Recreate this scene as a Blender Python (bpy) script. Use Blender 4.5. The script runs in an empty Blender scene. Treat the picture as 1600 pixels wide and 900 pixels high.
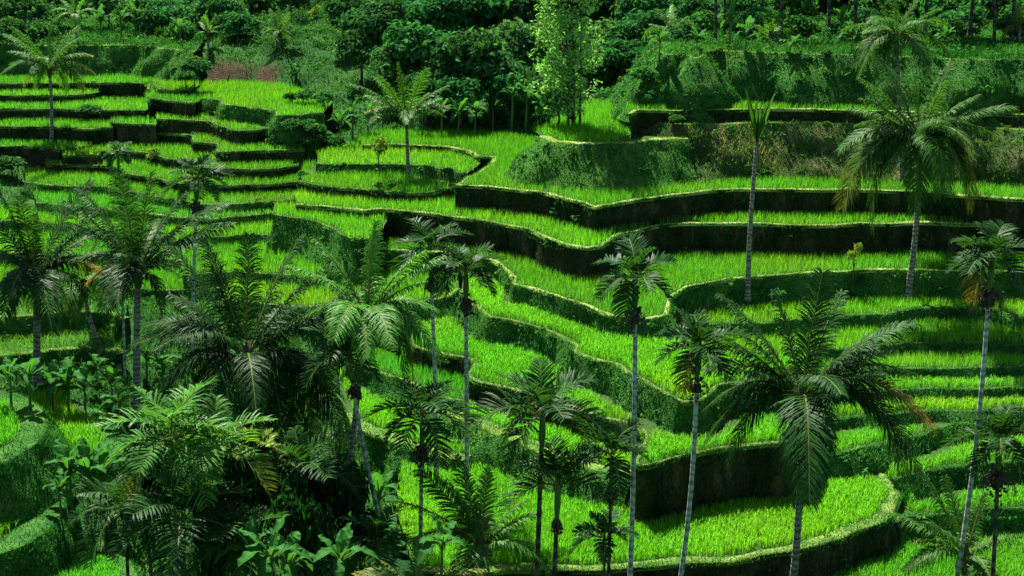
import bpy, math, random
import numpy as np
from mathutils import Vector, noise
from mathutils.bvhtree import BVHTree
from mathutils.geometry import tessellate_polygon

# ------------------------------------------------------------------ camera, sky, sun, exposure
SC = bpy.context.scene
COL = SC.collection
ZC, PITCH, FPX = 24.0, math.radians(14.0), 2400.0
cam_data = bpy.data.cameras.new("camera")
cam_data.sensor_width = 36.0
cam_data.lens = 36.0 * FPX / 1600.0
cam_data.clip_start, cam_data.clip_end = 0.5, 3000.0
cam = bpy.data.objects.new("camera", cam_data)
cam.location = (0, 0, ZC)
cam.rotation_euler = (math.radians(90) - PITCH, 0, 0)
COL.objects.link(cam)
SC.camera = cam

SUN_EL, SUN_AZ = math.radians(57), math.radians(-22)      # azimuth from +Y (away from the camera), negative = left
world = bpy.data.worlds.new("World")
SC.world = world
world.use_nodes = True
wn = world.node_tree
bg = wn.nodes["Background"]
sky = wn.nodes.new("ShaderNodeTexSky")
sky.sky_type = 'NISHITA'
sky.sun_disc = False
sky.sun_elevation = SUN_EL
sky.sun_rotation = SUN_AZ
wn.links.new(sky.outputs[0], bg.inputs[0])
bg.inputs[1].default_value = 0.05
sun_data = bpy.data.lights.new("sun", 'SUN')
sun_data.energy = 5.0
sun_data.angle = math.radians(0.5)
sun_data.color = (1.0, 0.95, 0.86)
sun = bpy.data.objects.new("sun", sun_data)
d_sun = Vector((math.sin(SUN_AZ) * math.cos(SUN_EL), math.cos(SUN_AZ) * math.cos(SUN_EL), math.sin(SUN_EL)))
sun.rotation_euler = (-d_sun).to_track_quat('-Z', 'Y').to_euler()
sun.location = (-40, 90, 80)
COL.objects.link(sun)
SC.view_settings.view_transform = 'Standard'
SC.view_settings.look = 'None'
SC.view_settings.exposure = 1.7
SC.view_settings.gamma = 1.0
SC.cycles.max_bounces = 6
SC.cycles.diffuse_bounces = 3
SC.cycles.transmission_bounces = 4
SC.cycles.caustics_reflective = False
SC.cycles.caustics_refractive = False

random.seed(7)
RNG = np.random.default_rng(11)

# ------------------------------------------------------------------ view geometry: from a spot seen in the photograph to a place on the hill
CP, SP = math.cos(PITCH), math.sin(PITCH)
def ray(px, py):
    u = (px - 800.0) / FPX
    v = (450.0 - py) / FPX
    return np.array([u, CP + v * SP, -SP + v * CP])
def at_z(px, py, z):
    d = ray(px, py)
    t = (z - ZC) / d[2]
    return np.array([d[0] * t, d[1] * t, z])
def at_y(px, py, Y):
    d = ray(px, py)
    t = Y / d[1]
    return np.array([d[0] * t, Y, ZC + d[2] * t])
def project(P):
    P = np.atleast_2d(P)
    x, y, z = P[:, 0], P[:, 1], P[:, 2] - ZC
    dep = y * CP - z * SP
    upc = y * SP + z * CP
    dep = np.maximum(dep, 0.1)
    return 800 + FPX * x / dep, 450 - FPX * upc / dep, dep

# ------------------------------------------------------------------ object helpers
def tag(o, label=None, cat=None, group=None, kind=None):
    if label: o["label"] = label
    if cat: o["category"] = cat
    if group: o["group"] = group
    if kind: o["kind"] = kind
    return o
def empty(name, loc, label=None, cat=None, group=None):
    o = bpy.data.objects.new(name, None)
    o.empty_display_size = 0.3
    o.location = loc
    COL.objects.link(o)
    return tag(o, label, cat, group)
def mesh_data(name, V, T, mats, col=None, mi=None, smooth=False):
    """V (n,3) vertices, T (m,3) triangles, col (n,3) colour of each vertex, mi (m) material slots"""
    me = bpy.data.meshes.new(name)
    V = np.asarray(V, dtype=np.float32); T = np.asarray(T, dtype=np.int32)
    me.vertices.add(len(V)); me.vertices.foreach_set("co", V.ravel())
    me.loops.add(T.size); me.loops.foreach_set("vertex_index", T.ravel())
    me.polygons.add(len(T))
    me.polygons.foreach_set("loop_start", np.arange(0, T.size, 3, dtype=np.int32))
    if mi is not None: me.polygons.foreach_set("material_index", np.asarray(mi, dtype=np.int32))
    me.polygons.foreach_set("use_smooth", np.full(len(T), smooth, dtype=bool))
    if not isinstance(mats, (list, tuple)): mats = [mats]
    for m in mats: me.materials.append(m)
    if col is not None:
        a = me.color_attributes.new("tint", 'FLOAT_COLOR', 'POINT')
        c4 = np.ones((len(V), 4), dtype=np.float32); c4[:, :3] = col
        a.data.foreach_set("color", c4.ravel())
    me.update(calc_edges=True)
    return me
def link(name, me, parent=None):
    o = bpy.data.objects.new(name, me)
    COL.objects.link(o)
    if parent is not None: o.parent = parent
    return o
class Geo:
    """collects triangles, colours and material slots of one mesh"""
    def __init__(s): s.V, s.T, s.C, s.M, s.n = [], [], [], [], 0
    def add(s, V, T, C=(1, 1, 1), m=0):
        V = np.asarray(V, dtype=float).reshape(-1, 3); T = np.asarray(T, dtype=int).reshape(-1, 3)
        C = np.broadcast_to(np.asarray(C, dtype=float), (len(V), 3))
        s.V.append(V); s.T.append(T + s.n); s.C.append(C); s.M.append(np.full(len(T), m)); s.n += len(V)
    def mesh(s, name, mats, smooth=False):
        return mesh_data(name, np.concatenate(s.V), np.concatenate(s.T), mats, np.concatenate(s.C), np.concatenate(s.M), smooth)
def grid_tris(r, c, closed=False):
    """triangles of an r x c vertex grid (row-major); closed joins the last column to the first"""
    i, j = np.meshgrid(np.arange(r - 1), np.arange(c if closed else c - 1), indexing='ij')
    i, j = i.ravel(), j.ravel(); k = (j + 1) % c
    a, b, d, e = i * c + j, i * c + k, (i + 1) * c + k, (i + 1) * c + j
    return np.concatenate([np.stack([a, b, d], 1), np.stack([a, d, e], 1)])
def hash3(ix, iy, iz):
    h = (ix * 374761393 + iy * 668265263 + iz * 2147483647) & 0xFFFFFFFF
    h = ((h ^ (h >> 13)) * 1274126177) & 0xFFFFFFFF
    return ((h ^ (h >> 16)) & 0xFFFF) / 65535.0
def vnoise(P, s=1.0):
    """smooth value noise in -1..1 at points P (n,3)"""
    Q = np.asarray(P, dtype=float) * s + 1000.0
    I = np.floor(Q).astype(np.int64); F = Q - I; F = F * F * (3 - 2 * F)
    r = 0
    for dx in (0, 1):
        for dy in (0, 1):
            for dz in (0, 1):
                w = (F[:, 0] if dx else 1 - F[:, 0]) * (F[:, 1] if dy else 1 - F[:, 1]) * (F[:, 2] if dz else 1 - F[:, 2])
                r = r + w * hash3(I[:, 0] + dx, I[:, 1] + dy, I[:, 2] + dz)
    return r * 2 - 1
def fbm(P, s=1.0):
    return vnoise(P, s) * 0.6 + vnoise(P, s * 2.3) * 0.3 + vnoise(P, s * 5.1) * 0.15

# ------------------------------------------------------------------ materials
def new_mat(name):
    m = bpy.data.materials.new(name); m.use_nodes = True
    nt = m.node_tree; nt.nodes.clear()
    out = nt.nodes.new("ShaderNodeOutputMaterial")
    return m, nt, out
def leaf_mat(name, trans=0.4, rough=0.45, spec=0.35, tmul=(1.25, 1.2, 0.55), var=0.35, soft=0.0):
    """leaves and blades: colour of the piece, varied a little, partly let through from behind"""
    m, nt, out = new_mat(name)
    N, L = nt.nodes.new, nt.links.new
    at = N("ShaderNodeAttribute"); at.attribute_name = "tint"
    geo = N("ShaderNodeNewGeometry")
    hs = N("ShaderNodeHueSaturation")
    mr = N("ShaderNodeMapRange"); mr.inputs[3].default_value = 1 - var; mr.inputs[4].default_value = 1 + var
    L(geo.outputs["Random Per Island"], mr.inputs[0]); L(mr.outputs[0], hs.inputs["Value"])
    L(at.outputs["Color"], hs.inputs["Color"])
    p = N("ShaderNodeBsdfPrincipled")
    p.inputs["Roughness"].default_value = rough; p.inputs["Specular IOR Level"].default_value = spec
    L(hs.outputs[0], p.inputs["Base Color"])
    tr = N("ShaderNodeBsdfTranslucent")
    mul = N("ShaderNodeMix"); mul.data_type = 'RGBA'; mul.blend_type = 'MULTIPLY'; mul.inputs[0].default_value = 1.0
    L(hs.outputs[0], mul.inputs[6]); mul.inputs[7].default_value = (*tmul, 1)
    L(mul.outputs[2], tr.inputs["Color"])
    if soft:                                                 # blades stand close: shade them together as one soft canopy
        v1 = N("ShaderNodeVectorMath"); v1.operation = 'SCALE'; v1.inputs["Scale"].default_value = 1 - soft; L(geo.outputs["Normal"], v1.inputs[0])
        v2 = N("ShaderNodeVectorMath"); v2.operation = 'ADD'; v2.inputs[1].default_value = (0, 0, soft); L(v1.outputs[0], v2.inputs[0])
        v3 = N("ShaderNodeVectorMath"); v3.operation = 'NORMALIZE'; L(v2.outputs[0], v3.inputs[0]); L(v3.outputs[0], p.inputs["Normal"])
    mx = N("ShaderNodeMixShader"); mx.inputs[0].default_value = trans
    L(p.outputs[0], mx.inputs[1]); L(tr.outputs[0], mx.inputs[2]); L(mx.outputs[0], out.inputs[0])
    return m
def ground_mat(name, cols, scale=1.0, bump=0.5, rough=0.95, fine=14.0, stretch=(1, 1, 1)):
    """soil, turf and bark: 2-4 colours mixed by noise in world space, with relief"""
    m, nt, out = new_mat(name)
    N, L = nt.nodes.new, nt.links.new
    tc = N("ShaderNodeNewGeometry"); mp = N("ShaderNodeMapping"); mp.inputs["Scale"].default_value = stretch
    L(tc.outputs["Position"], mp.inputs[0])
    n1 = N("ShaderNodeTexNoise"); n1.inputs["Scale"].default_value = scale; n1.inputs["Detail"].default_value = 6; n1.inputs["Roughness"].default_value = 0.65
    L(mp.outputs[0], n1.inputs["Vector"])
    cr = N("ShaderNodeValToRGB"); e = cr.color_ramp.elements
    ps = np.linspace(0.36, 0.64, len(cols))
    e[0].position, e[0].color = ps[0], (*cols[0], 1)
    e[1].position, e[1].color = ps[-1], (*cols[-1], 1)
    for q in range(1, len(cols) - 1):
        el = e.new(ps[q]); el.color = (*cols[q], 1)
    L(n1.outputs[0], cr.inputs[0])
    n2 = N("ShaderNodeTexNoise"); n2.inputs["Scale"].default_value = fine; n2.inputs["Detail"].default_value = 4
    L(mp.outputs[0], n2.inputs["Vector"])
    mr = N("ShaderNodeMapRange"); mr.inputs[1].default_value = 0.3; mr.inputs[2].default_value = 0.7; mr.inputs[3].default_value = 0.55; mr.inputs[4].default_value = 1.4
    L(n2.outputs[0], mr.inputs[0])
    hs = N("ShaderNodeHueSaturation"); L(cr.outputs[0], hs.inputs["Color"]); L(mr.outputs[0], hs.inputs["Value"])
    bp = N("ShaderNodeBump"); bp.inputs["Strength"].default_value = bump; bp.inputs["Distance"].default_value = 0.15
    L(n2.outputs[0], bp.inputs["Height"])
    p = N("ShaderNodeBsdfPrincipled"); p.inputs["Roughness"].default_value = rough; p.inputs["Specular IOR Level"].default_value = 0.03
    L(hs.outputs[0], p.inputs["Base Color"]); L(bp.outputs[0], p.inputs["Normal"]); L(p.outputs[0], out.inputs[0])
    return m
M_RICE = leaf_mat("rice_leaf", 0.40, 0.7, 0.02, (1.25, 1.2, 0.5), 0.22, 0.6)
M_GRASS = leaf_mat("grass_leaf", 0.36, 0.8, 0.0, (1.2, 1.1, 0.5), 0.35, 0.4)
M_MUD = ground_mat("paddy_mud", [(0.02, 0.045, 0.012), (0.035, 0.08, 0.015)], 2.0, 0.4)
M_BUND = ground_mat("bund_turf", [(0.05, 0.12, 0.022), (0.16, 0.27, 0.05), (0.33, 0.38, 0.12)], 1.0, 0.6)
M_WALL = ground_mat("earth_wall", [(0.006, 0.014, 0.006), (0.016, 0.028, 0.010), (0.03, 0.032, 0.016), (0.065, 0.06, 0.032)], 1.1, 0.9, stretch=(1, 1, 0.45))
M_BANK = ground_mat("grassy_bank", [(0.018, 0.07, 0.016), (0.035, 0.12, 0.022), (0.07, 0.16, 0.03)], 0.8, 0.9)
M_DIRT = ground_mat("dry_bank", [(0.022, 0.06, 0.014), (0.05, 0.085, 0.024), (0.085, 0.095, 0.035), (0.16, 0.14, 0.065)], 0.5, 0.9)
M_PATH = ground_mat("path_turf", [(0.045, 0.11, 0.02), (0.09, 0.17, 0.03), (0.15, 0.22, 0.05)], 1.6, 0.6)
M_HILL = ground_mat("hill_turf", [(0.012, 0.045, 0.012), (0.024, 0.085, 0.018), (0.045, 0.12, 0.022)], 0.35, 0.8)
_n, _l = M_HILL.node_tree.nodes, M_HILL.node_tree.links
_at = _n.new("ShaderNodeAttribute"); _at.attribute_name = "tint"
_sx = _n.new("ShaderNodeSeparateColor"); _l.new(_at.outputs["Color"], _sx.inputs[0])
_mx = _n.new("ShaderNodeMix"); _mx.data_type = 'RGBA'; _mx.inputs[7].default_value = (0.07, 0.050, 0.030, 1)
_hs = next(q for q in _n if q.bl_idname == "ShaderNodeHueSaturation"); _cr = next(q for q in _n if q.bl_idname == "ShaderNodeValToRGB")
_l.new(_sx.outputs[0], _mx.inputs[0]); _l.new(_cr.outputs[0], _mx.inputs[6]); _l.new(_mx.outputs[2], _hs.inputs["Color"])

# ------------------------------------------------------------------ the terraces
# key: (label, lip seen from the left to the right, back edge from the right to the left, level, riser kind, riser slope, crop, crop tint)
# level: number = height; (up|down, other terrace, x, lip y, foot y, set-back in m) = seen height of the riser between the two
RICE_H = 0.42                  # height of the rice, which hides the foot of a riser
TER = {}
def terrace(key, label, F, B, level, bank='wall', slope=0.12, crop='rice', hmax=4.2, bund=None, amp=None, wob=None):
    if bund is None: bund = 0.16 if key[0] in 'LKWP' and key != 'L' else 0.23
    if isinstance(level, (int, float)): z = float(level)
    else:
        RH = 0.2 if key[0] in 'LWKX' and key != 'L' else RICE_H
        how, other, x, yl, yf, back = level
        zo = TER[other]['z']
        if how == 'up':
            Y = at_z(x, yf, zo + RH)[1] + back
            z = at_y(x, yl, Y)[2]
        else:
            Y = at_z(x, yl, zo)[1] - back
            z = at_y(x, yf, Y)[2] - RH
    TER[key] = dict(label=label, F=F, B=B, z=z, bank=bank, slope=slope, crop=crop, hmax=hmax, bund=bund, amp=amp, wob=wob if wob is not None else 0.26 if key[0] == 'T' else 0.16)
terrace('R0', "broad lowest terrace curving under the big coconut palm with thin trunk",
    [(650,900),(760,896),(860,893),(950,890),(1060,884),(1150,876),(1215,866),(1290,851),(1345,829),(1385,811),(1403,790),(1402,768),(1388,742)],
    [(1380,705),(1300,690),(1200,680),(1000,720),(900,690),(800,672),(700,672),(640,690),(620,800)], ZC - 21.0, 'wall', 0.2, bund=0.48)
terrace('B', "long angular terrace above the deep black earth wall",
    [(632,537),(650,545),(690,555),(735,563),(737,574),(728,585),(745,597),(785,606),(830,617),(870,630),(905,645),(940,654),(975,661),(1002,672),(1010,686),(998,702),(993,722),(1003,730),(1060,715),(1130,701),(1200,695),(1240,692),(1260,676),(1268,650),(1262,622)],
    [(1255,610),(1230,612),(1200,630),(1130,625),(1040,632),(980,605),(890,570),(860,545),(800,520),(740,500),(650,505)], ('up','R0',1060,714,792,0.3), 'wall', 0.1)
terrace('A', "diagonal terrace with a square earth corner beside the areca trunk",
    [(716,455),(728,468),(745,484),(762,496),(800,502),(840,514),(875,528),(900,541),(893,551),(925,562),(962,572),(985,585),(1020,603),(1050,620),(1066,629),(1090,629),(1112,618),(1124,603),(1180,598),(1260,592)],
    [(1260,560),(1130,560),(1060,535),(1010,515),(960,492),(900,474),(850,458),(800,440),(760,425),(725,430)], ('up','B',900,552,584,0.5), 'grass', 0.35)
terrace('G', "long winding terrace from the gully round to the tall coconut trunks",
    [(498,380),(507,390),(560,391),(630,393),(700,398),(738,403),(768,409),(787,421),(797,434),(799,446),(830,452),(870,466),(920,482),(965,495),(1005,500),(1040,494),(1047,476),(1056,459),(1080,449),(1130,440),(1200,432),(1270,427),(1340,424),(1420,422),(1480,424),(1530,425),(1625,428)],
    [(1625,372),(1400,370),(1250,372),(1100,372),(1000,390),(960,410),(900,410),(830,376),(780,350),(720,342),(600,338),(585,345),(530,360),(500,368)], ('up','A',900,477,496,0.4), 'grass', 0.25)
terrace('I', "terrace with a bulging front under a black wall and pale rim",
    [(462,320),(500,323),(535,327),(572,331),(588,328),(640,331),(700,338),(760,347),(800,353),(830,362),(860,375),(890,385),(915,389),(940,385),(958,374),(975,366),(1000,360),(1040,353),(1080,350),(1150,350),(1250,353),(1350,351),(1450,349),(1510,351),(1625,352)],
    [(1625,315),(1500,312),(1250,310),(1100,313),(1000,326),(930,333),(850,313),(740,298),(714,285),(600,283),(520,283),(460,305)], ('up','G',1250,353,389,0.2), 'wall', 0.08)
terrace('K1', "curved step hugging the gully below the pale-rimmed terrace",
    [(425,337),(460,340),(495,349),(524,359),(533,369),(560,376),(585,374)],
    [(605,345),(590,332),(572,322),(500,316),(428,322)], ('down','I',500,324,331,0.15), 'grass', 0.4)
terrace('L', "wide upper terrace with a pointed front meeting the forest edge",
    [(568,228),(600,226),(650,228),(700,231),(730,237),(742,244),(774,246),(762,258),(742,271),(722,283),(711,290),(760,293),(810,298),(860,305),(900,315),(928,326),(950,322),(1000,313),(1050,305),(1100,300),(1150,297),(1250,297),(1350,298),(1420,300),(1500,306),(1625,314)],
    [(1625,255),(1450,248),(1300,245),(1150,245),(1050,250),(960,258),(890,255),(860,225),(800,212),(700,206),(600,206),(560,214)], ('up','I',1250,298,326,0.2), 'wall', 0.08)
terrace('K3', "small bay terrace inside the curve with a low shaded riser",
    [(466,284),(490,289),(520,294),(570,298),(620,302),(655,303),(690,299),(714,291)],
    [(725,270),(690,255),(650,250),(560,248),(475,258)], ('up','I',520,294,303,0.2), 'wall', 0.2)
terrace('K4', "narrow bay terrace behind the palm with the dotted trunk",
    [(492,256),(510,258),(560,257),(620,257),(665,260),(700,267),(728,272)],
    [(760,248),(735,232),(690,222),(620,218),(560,220),(497,240)], ('up','K3',540,258,268,0.3), 'grass', 0.4)
terrace('O', "small bright terrace on top of the bulging grass bank",
    [(842,214),(862,222),(905,226),(960,225),(1010,222),(1040,218),(1075,217)],
    [(1085,200),(1010,172),(960,160),(905,165),(868,190),(838,206)], ('up','L',940,226,287,2.0), 'grass', 1.0, hmax=3.0, bund=0.6, amp=0.8, wob=0.2)
terrace('P', "thin terrace strip along the top of the dry brown bank",
    [(1008,192),(1040,195),(1080,196),(1150,194),(1200,192),(1300,194),(1350,194),(1450,198),(1520,200),(1625,206)],
    [(1625,178),(1500,172),(1300,165),(1150,165),(1050,168),(1003,180)], ('up','L',1200,193,270,2.4), 'dirt', 0.95, hmax=3.6, bund=0.5, amp=1.0, wob=0.25)
terrace('Q', "topmost rice strip beneath the dark shaded grass bank",
    [(984,184),(997,173),(1050,174),(1150,172),(1200,171),(1300,173),(1390,175),(1500,178),(1625,181)],
    [(1625,140),(1400,130),(1200,120),(1100,120),(1010,130),(982,160)], ('up','P',1150,172,180,0.2), 'wall', 0.1)
terrace('S', "grassy shelf with palms and banana plants over the dark bank",
    [(1026,60),(1028,78),(1040,88),(1060,86),(1075,84),(1088,92),(1110,79),(1150,81),(1200,84),(1300,88),(1450,92),(1625,96)],
    [(1625,55),(1300,50),(1100,50),(1060,46),(1030,48)], ('up','Q',1200,84,153,2.2), 'grass', 0.8, 'none', hmax=3.4, amp=1.0, wob=0.55)
terrace('H', "tiny grassy step under the slope below the lone areca palm",
    [(940,500),(985,516),(1010,522),(1040,519),(1056,508)],
    [(1055,478),(1000,480),(945,482)], ('down','G',1010,500,508,0.2), 'grass', 0.5)
terrace('T', "terrace at the foot of the two tall coconut trunks",
    [(1058,500),(1090,507),(1120,509),(1180,506),(1240,501),(1320,497),(1380,492),(1430,485),(1500,484),(1540,487),(1625,499)],
    [(1625,440),(1400,428),(1250,434),(1150,445),(1080,462),(1055,480)], ('down','G',1400,422,456,0.5), 'grass', 0.4)
terrace('T2', "terrace striped by the shadows of two palm trunks",
    [(1090,562),(1180,557),(1260,552),(1330,545),(1400,540),(1500,538),(1625,540)],
    [(1625,490),(1500,472),(1400,478),(1250,490),(1100,500)], 5.25, 'grass', 0.5)
terrace('T3', "short shaded terrace with a dark line of riser below it",
    [(1200,592),(1300,587),(1380,580),(1450,578),(1520,577),(1625,574)],
    [(1625,525),(1500,527),(1400,530),(1300,540),(1200,550)], 4.85, 'grass', 0.5)
terrace('T4', "low narrow terrace crossed by the long slanting areca trunk",
    [(1220,622),(1320,619),(1400,614),(1470,611),(1540,609),(1625,604)],
    [(1625,562),(1500,566),(1400,570),(1300,578),(1200,585)], 4.5, 'grass', 0.5)
terrace('T5', "uneven grassy terrace with loose clumps beside the slanting trunk",
    [(1225,664),(1350,652),(1430,648),(1500,645),(1625,640)],
    [(1625,595),(1500,600),(1400,605),(1300,610),(1230,615)], 4.2, 'grass', 0.6)
terrace('T6', "terrace reached by the yellow tips of the big coconut palm",
    [(1236,716),(1300,712),(1340,705),(1380,697),(1420,688),(1460,676),(1510,664),(1560,658),(1625,655)],
    [(1625,630),(1500,635),(1400,640),(1300,645),(1240,660)], 3.85, 'grass', 0.6)
terrace('T7', "overgrown step above the small drooping palms",
    [(1395,752),(1440,740),(1480,733),(1540,728),(1625,722)],
    [(1625,645),(1540,645),(1460,660),(1390,685)], 3.3, 'grass', 0.6)
terrace('T8', "bright corner terrace behind the small dark areca crown",
    [(1400,812),(1450,806),(1520,800),(1625,790)],
    [(1625,710),(1540,715),(1460,725),(1395,740)], 2.6, 'grass', 0.6)
terrace('V', "low corner terrace under the curved dark wall",
    [(1290,960),(1400,945),(1500,935),(1640,925)],
    [(1640,785),(1520,785),(1450,790),(1405,800),(1330,850),(1290,900)], ('down','R0',1345,829,868,0.2), 'grass', 0.4)
terrace('C', "short terrace tucked below the cut wall behind the fruiting areca",
    [(680,640),(702,652),(745,668),(780,684),(815,698),(850,712),(890,727),(930,737),(985,744)],
    [(1000,722),(930,680),(860,645),(800,615),(740,598),(715,598),(685,615)], ('down','B',760,601,628,0.2), 'grass', 0.6, bund=0.7)
terrace('D', "sunlit terrace behind the pair of slim areca trunks",
    [(545,560),(600,585),(640,597),(665,612),(690,622),(725,628),(748,632)],
    [(760,600),(735,565),(690,545),(640,530),(600,520),(545,520)], ('down','B',690,556,574,0.3), 'grass', 0.5)
terrace('E', "terrace behind the leaning bare trunk",
    [(530,650),(560,670),(600,688),(640,704),(690,716),(725,722)],
    [(740,690),(700,632),(650,605),(600,590),(530,585)], ('down','D',650,604,625,0.3), 'grass', 0.5, bund=0.7)
terrace('N', "terrace glimpsed between the coconut fronds below the gully steps",
    [(350,470),(450,480),(540,482),(620,476),(700,467),(722,452)],
    [(715,410),(620,398),(540,400),(440,415),(350,430)], ('down','G',600,393,416,0.3), 'grass', 0.5)
# the stepped spur above the gully and the far steps beside it
terrace('LL', "lowest step of the stepped spur above the dark palms",
    [(270,378),(330,372),(400,368),(450,372),(488,379),(498,392),(512,410)],
    [(540,372),(500,342),(440,335),(380,335),(270,342)], 6.9, 'grass', 0.5)
terrace('LM', "low sunlit step above the fronds of the largest coconut palm",
    [(285,432),(360,427),(430,430),(490,438),(520,430)], [(530,398),(490,386),(400,380),(330,382),(285,390)], ('down','LL',430,371,379,0.3), 'grass', 0.5)
terrace('LK', "weedy step joining the gully on the stepped spur",
    [(55,318),(150,328),(250,337),(330,344),(395,338),(430,334)],
    [(460,322),(440,308),(380,305),(300,305),(150,298),(50,295)], ('up','LL',350,344,353,0.4), 'grass', 0.5)
terrace('LN', "narrow weedy step behind the first two dark coconut crowns",
    [(-40,346),(60,350),(150,359),(230,368),(285,376)], [(300,345),(150,333),(60,328),(-40,325)], ('down','LK',150,328,337,0.3), 'grass', 0.5)
terrace('LO', "bright step glimpsed under the bushy coconut palm's fronds",
    [(-40,392),(60,398),(150,402),(230,404),(300,410)], [(310,380),(150,363),(60,355),(-40,352)], ('down','LN',150,359,369,0.3), 'grass', 0.5)
terrace('LP', "lowest bright step between the coconut palms of the valley edge",
    [(-40,440),(60,446),(150,450),(250,455),(345,452)], [(350,425),(250,418),(150,408),(-40,402)], ('down','LO',150,402,413,0.3), 'grass', 0.5)
terrace('LJ', "bushy step with a yellow clump on the stepped spur",
    [(38,286),(100,292),(170,294),(260,312),(330,320),(400,318),(460,312)],
    [(470,300),(455,280),(400,277),(300,270),(170,264),(38,265)], ('up','LK',380,319,326,0.3), 'grass', 0.5)
terrace('LI', "curved step ending at the gully below two straight risers",
    [(72,258),(120,259),(168,261),(200,272),(300,290),(360,291),(420,289),(464,286)],
    [(472,270),(460,250),(400,248),(325,245),(260,235),(158,228),(75,240)], ('up','LJ',400,290,299,0.2), 'wall', 0.15)
terrace('LH', "step with a cut notch above the curved step",
    [(98,243),(156,243),(160,238),(210,238),(235,240),(262,249),(300,253),(322,263),(380,266),(430,265),(469,258)],
    [(478,240),(470,222),(400,218),(340,210),(300,200),(225,195),(160,205),(100,222)], ('up','LI',400,266,277,0.2), 'wall', 0.12)
terrace('LF', "step with a straight black riser and a small square earth block",
    [(228,207),(265,210),(300,213),(303,222),(341,226),(338,237),(400,237),(476,234)],
    [(482,215),(430,188),(370,185),(330,178),(240,175),(225,190)], ('up','LH',400,237,251,0.2), 'wall', 0.08)
terrace('LE', "small step end above the notched step",
    [(172,191),(200,194),(244,195)],
    [(262,182),(250,165),(200,163),(175,176)], ('up','LF',235,195,206,0.1), 'wall', 0.1)
terrace('LD', "long wavy step in the middle of the stepped spur",
    [(244,187),(290,188),(332,191),(345,198),(370,205),(400,204),(424,200),(430,188)],
    [(440,172),(425,160),(345,150),(300,145),(250,160),(240,175)], ('up','LF',400,204,222,0.2), 'wall', 0.08)
terrace('LB', "little step over a vertical riser at the spur's shoulder",
    [(232,160),(236,154),(262,158),(305,161)],
    [(320,150),(300,135),(240,130),(228,145)], ('up','LD',270,158,177,0.1), 'wall', 0.1)
terrace('LA', "highest long step of the spur under the red earth scar",
    [(303,153),(340,157),(347,163),(385,168),(420,172),(434,180),(465,181),(507,177)],
    [(520,160),(450,135),(380,128),(310,130),(300,140)], ('up','LD',400,170,190,0.2), 'grass', 0.4, hmax=3.0, amp=0.4)
terrace('LC', "topmost small step beside the earth scar",
    [(232,140),(236,128),(250,141),(298,142)],
    [(312,132),(300,115),(240,112),(230,122)], ('up','LB',275,142,146,0.1), 'wall', 0.1)
terrace('W4', "lowest of the far shaded steps at the hill's flank",
    [(-40,230),(50,230),(95,235)], [(150,225),(130,205),(0,200),(-40,200)], ('up','LI',60,231,247,0.4), 'wall', 0.2)
terrace('W3', "far shaded step behind the foot of the leaning palm",
    [(-40,199),(70,199),(140,203),(175,199)], [(220,185),(170,165),(0,165),(-40,165)], ('up','W4',20,199,217,0.2), 'wall', 0.15)
terrace('W2', "long far step running behind the palm trunk to the spur",
    [(-40,172),(70,171),(150,172),(226,174)], [(240,155),(200,140),(0,140),(-40,140)], ('up','W3',40,172,185,0.2), 'wall', 0.15)
terrace('W1', "short far step under the palm's yellowing leaves",
    [(-40,150),(60,150),(100,150),(150,146)], [(180,135),(130,122),(0,122),(-40,122)], ('up','W2',40,150,158,0.2), 'wall', 0.15)
terrace('W0', "highest far step in the shade of the tall bank",
    [(-40,131),(60,131),(150,130),(232,131)], [(250,118),(200,100),(0,98),(-40,98)], ('up','W1',60,131,139,0.2), 'wall', 0.15)
terrace('X', "wooded shelf above the tall shaded bank",
    [(-40,72),(60,73),(150,72),(220,72),(300,82)], [(320,60),(250,35),(100,32),(-40,32)], ('up','W0',150,73,117,2.0), 'grass', 0.8, 'none', amp=0.9, wob=0.5, hmax=3.2)
terrace('GA', "weedy bright step behind the dark coconut trunk",
    [(-40,502),(60,493),(120,489),(165,491),(192,500)], [(200,470),(120,455),(60,455),(-40,460)], 6.35, 'grass', 0.5, 'weeds', bund=0.5)
terrace('GB', "lower weedy step with a black hollow beneath it",
    [(-40,562),(60,553),(110,547),(150,546),(180,556)], [(195,520),(120,512),(60,515),(-40,520)], 5.5, 'grass', 0.4, 'weeds', hmax=2.2, bund=0.5)
# near slope on the valley's other side
terrace('FA', "near shaded terrace above the rounded grass path",
    [(-70,742),(0,726),(45,704),(72,682),(76,656),(60,632),(30,614)], [(-20,602),(-80,640),(-90,700)], ZC - 17.2, 'grass', 0.5, hmax=2.0, amp=0.2, bund=0.9)
terrace('FB', "near shaded terrace curving down toward the banana clump",
    [(40,700),(75,705),(110,722),(150,730),(188,712),(198,680),(185,655),(150,638)], [(100,618),(40,622),(30,660)], ZC - 18.6, 'grass', 0.5, hmax=2.0, amp=0.2, bund=0.8)
terrace('FC', "near terrace inside the broad bend of grass path",
    [(-70,890),(0,868),(50,846),(88,812),(106,778),(100,748),(66,730)], [(-40,715),(-90,760),(-90,840)], ZC - 19.0, 'grass', 0.5, hmax=2.0, amp=0.2, bund=1.1)
terrace('FD', "near bottom strip of shaded rice",
    [(-60,960),(100,950),(190,930),(218,902),(205,876),(150,862)], [(60,855),(-60,865),(-80,900)], ZC - 20.3, 'grass', 0.5, hmax=2.0, amp=0.2, bund=0.5)

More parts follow.
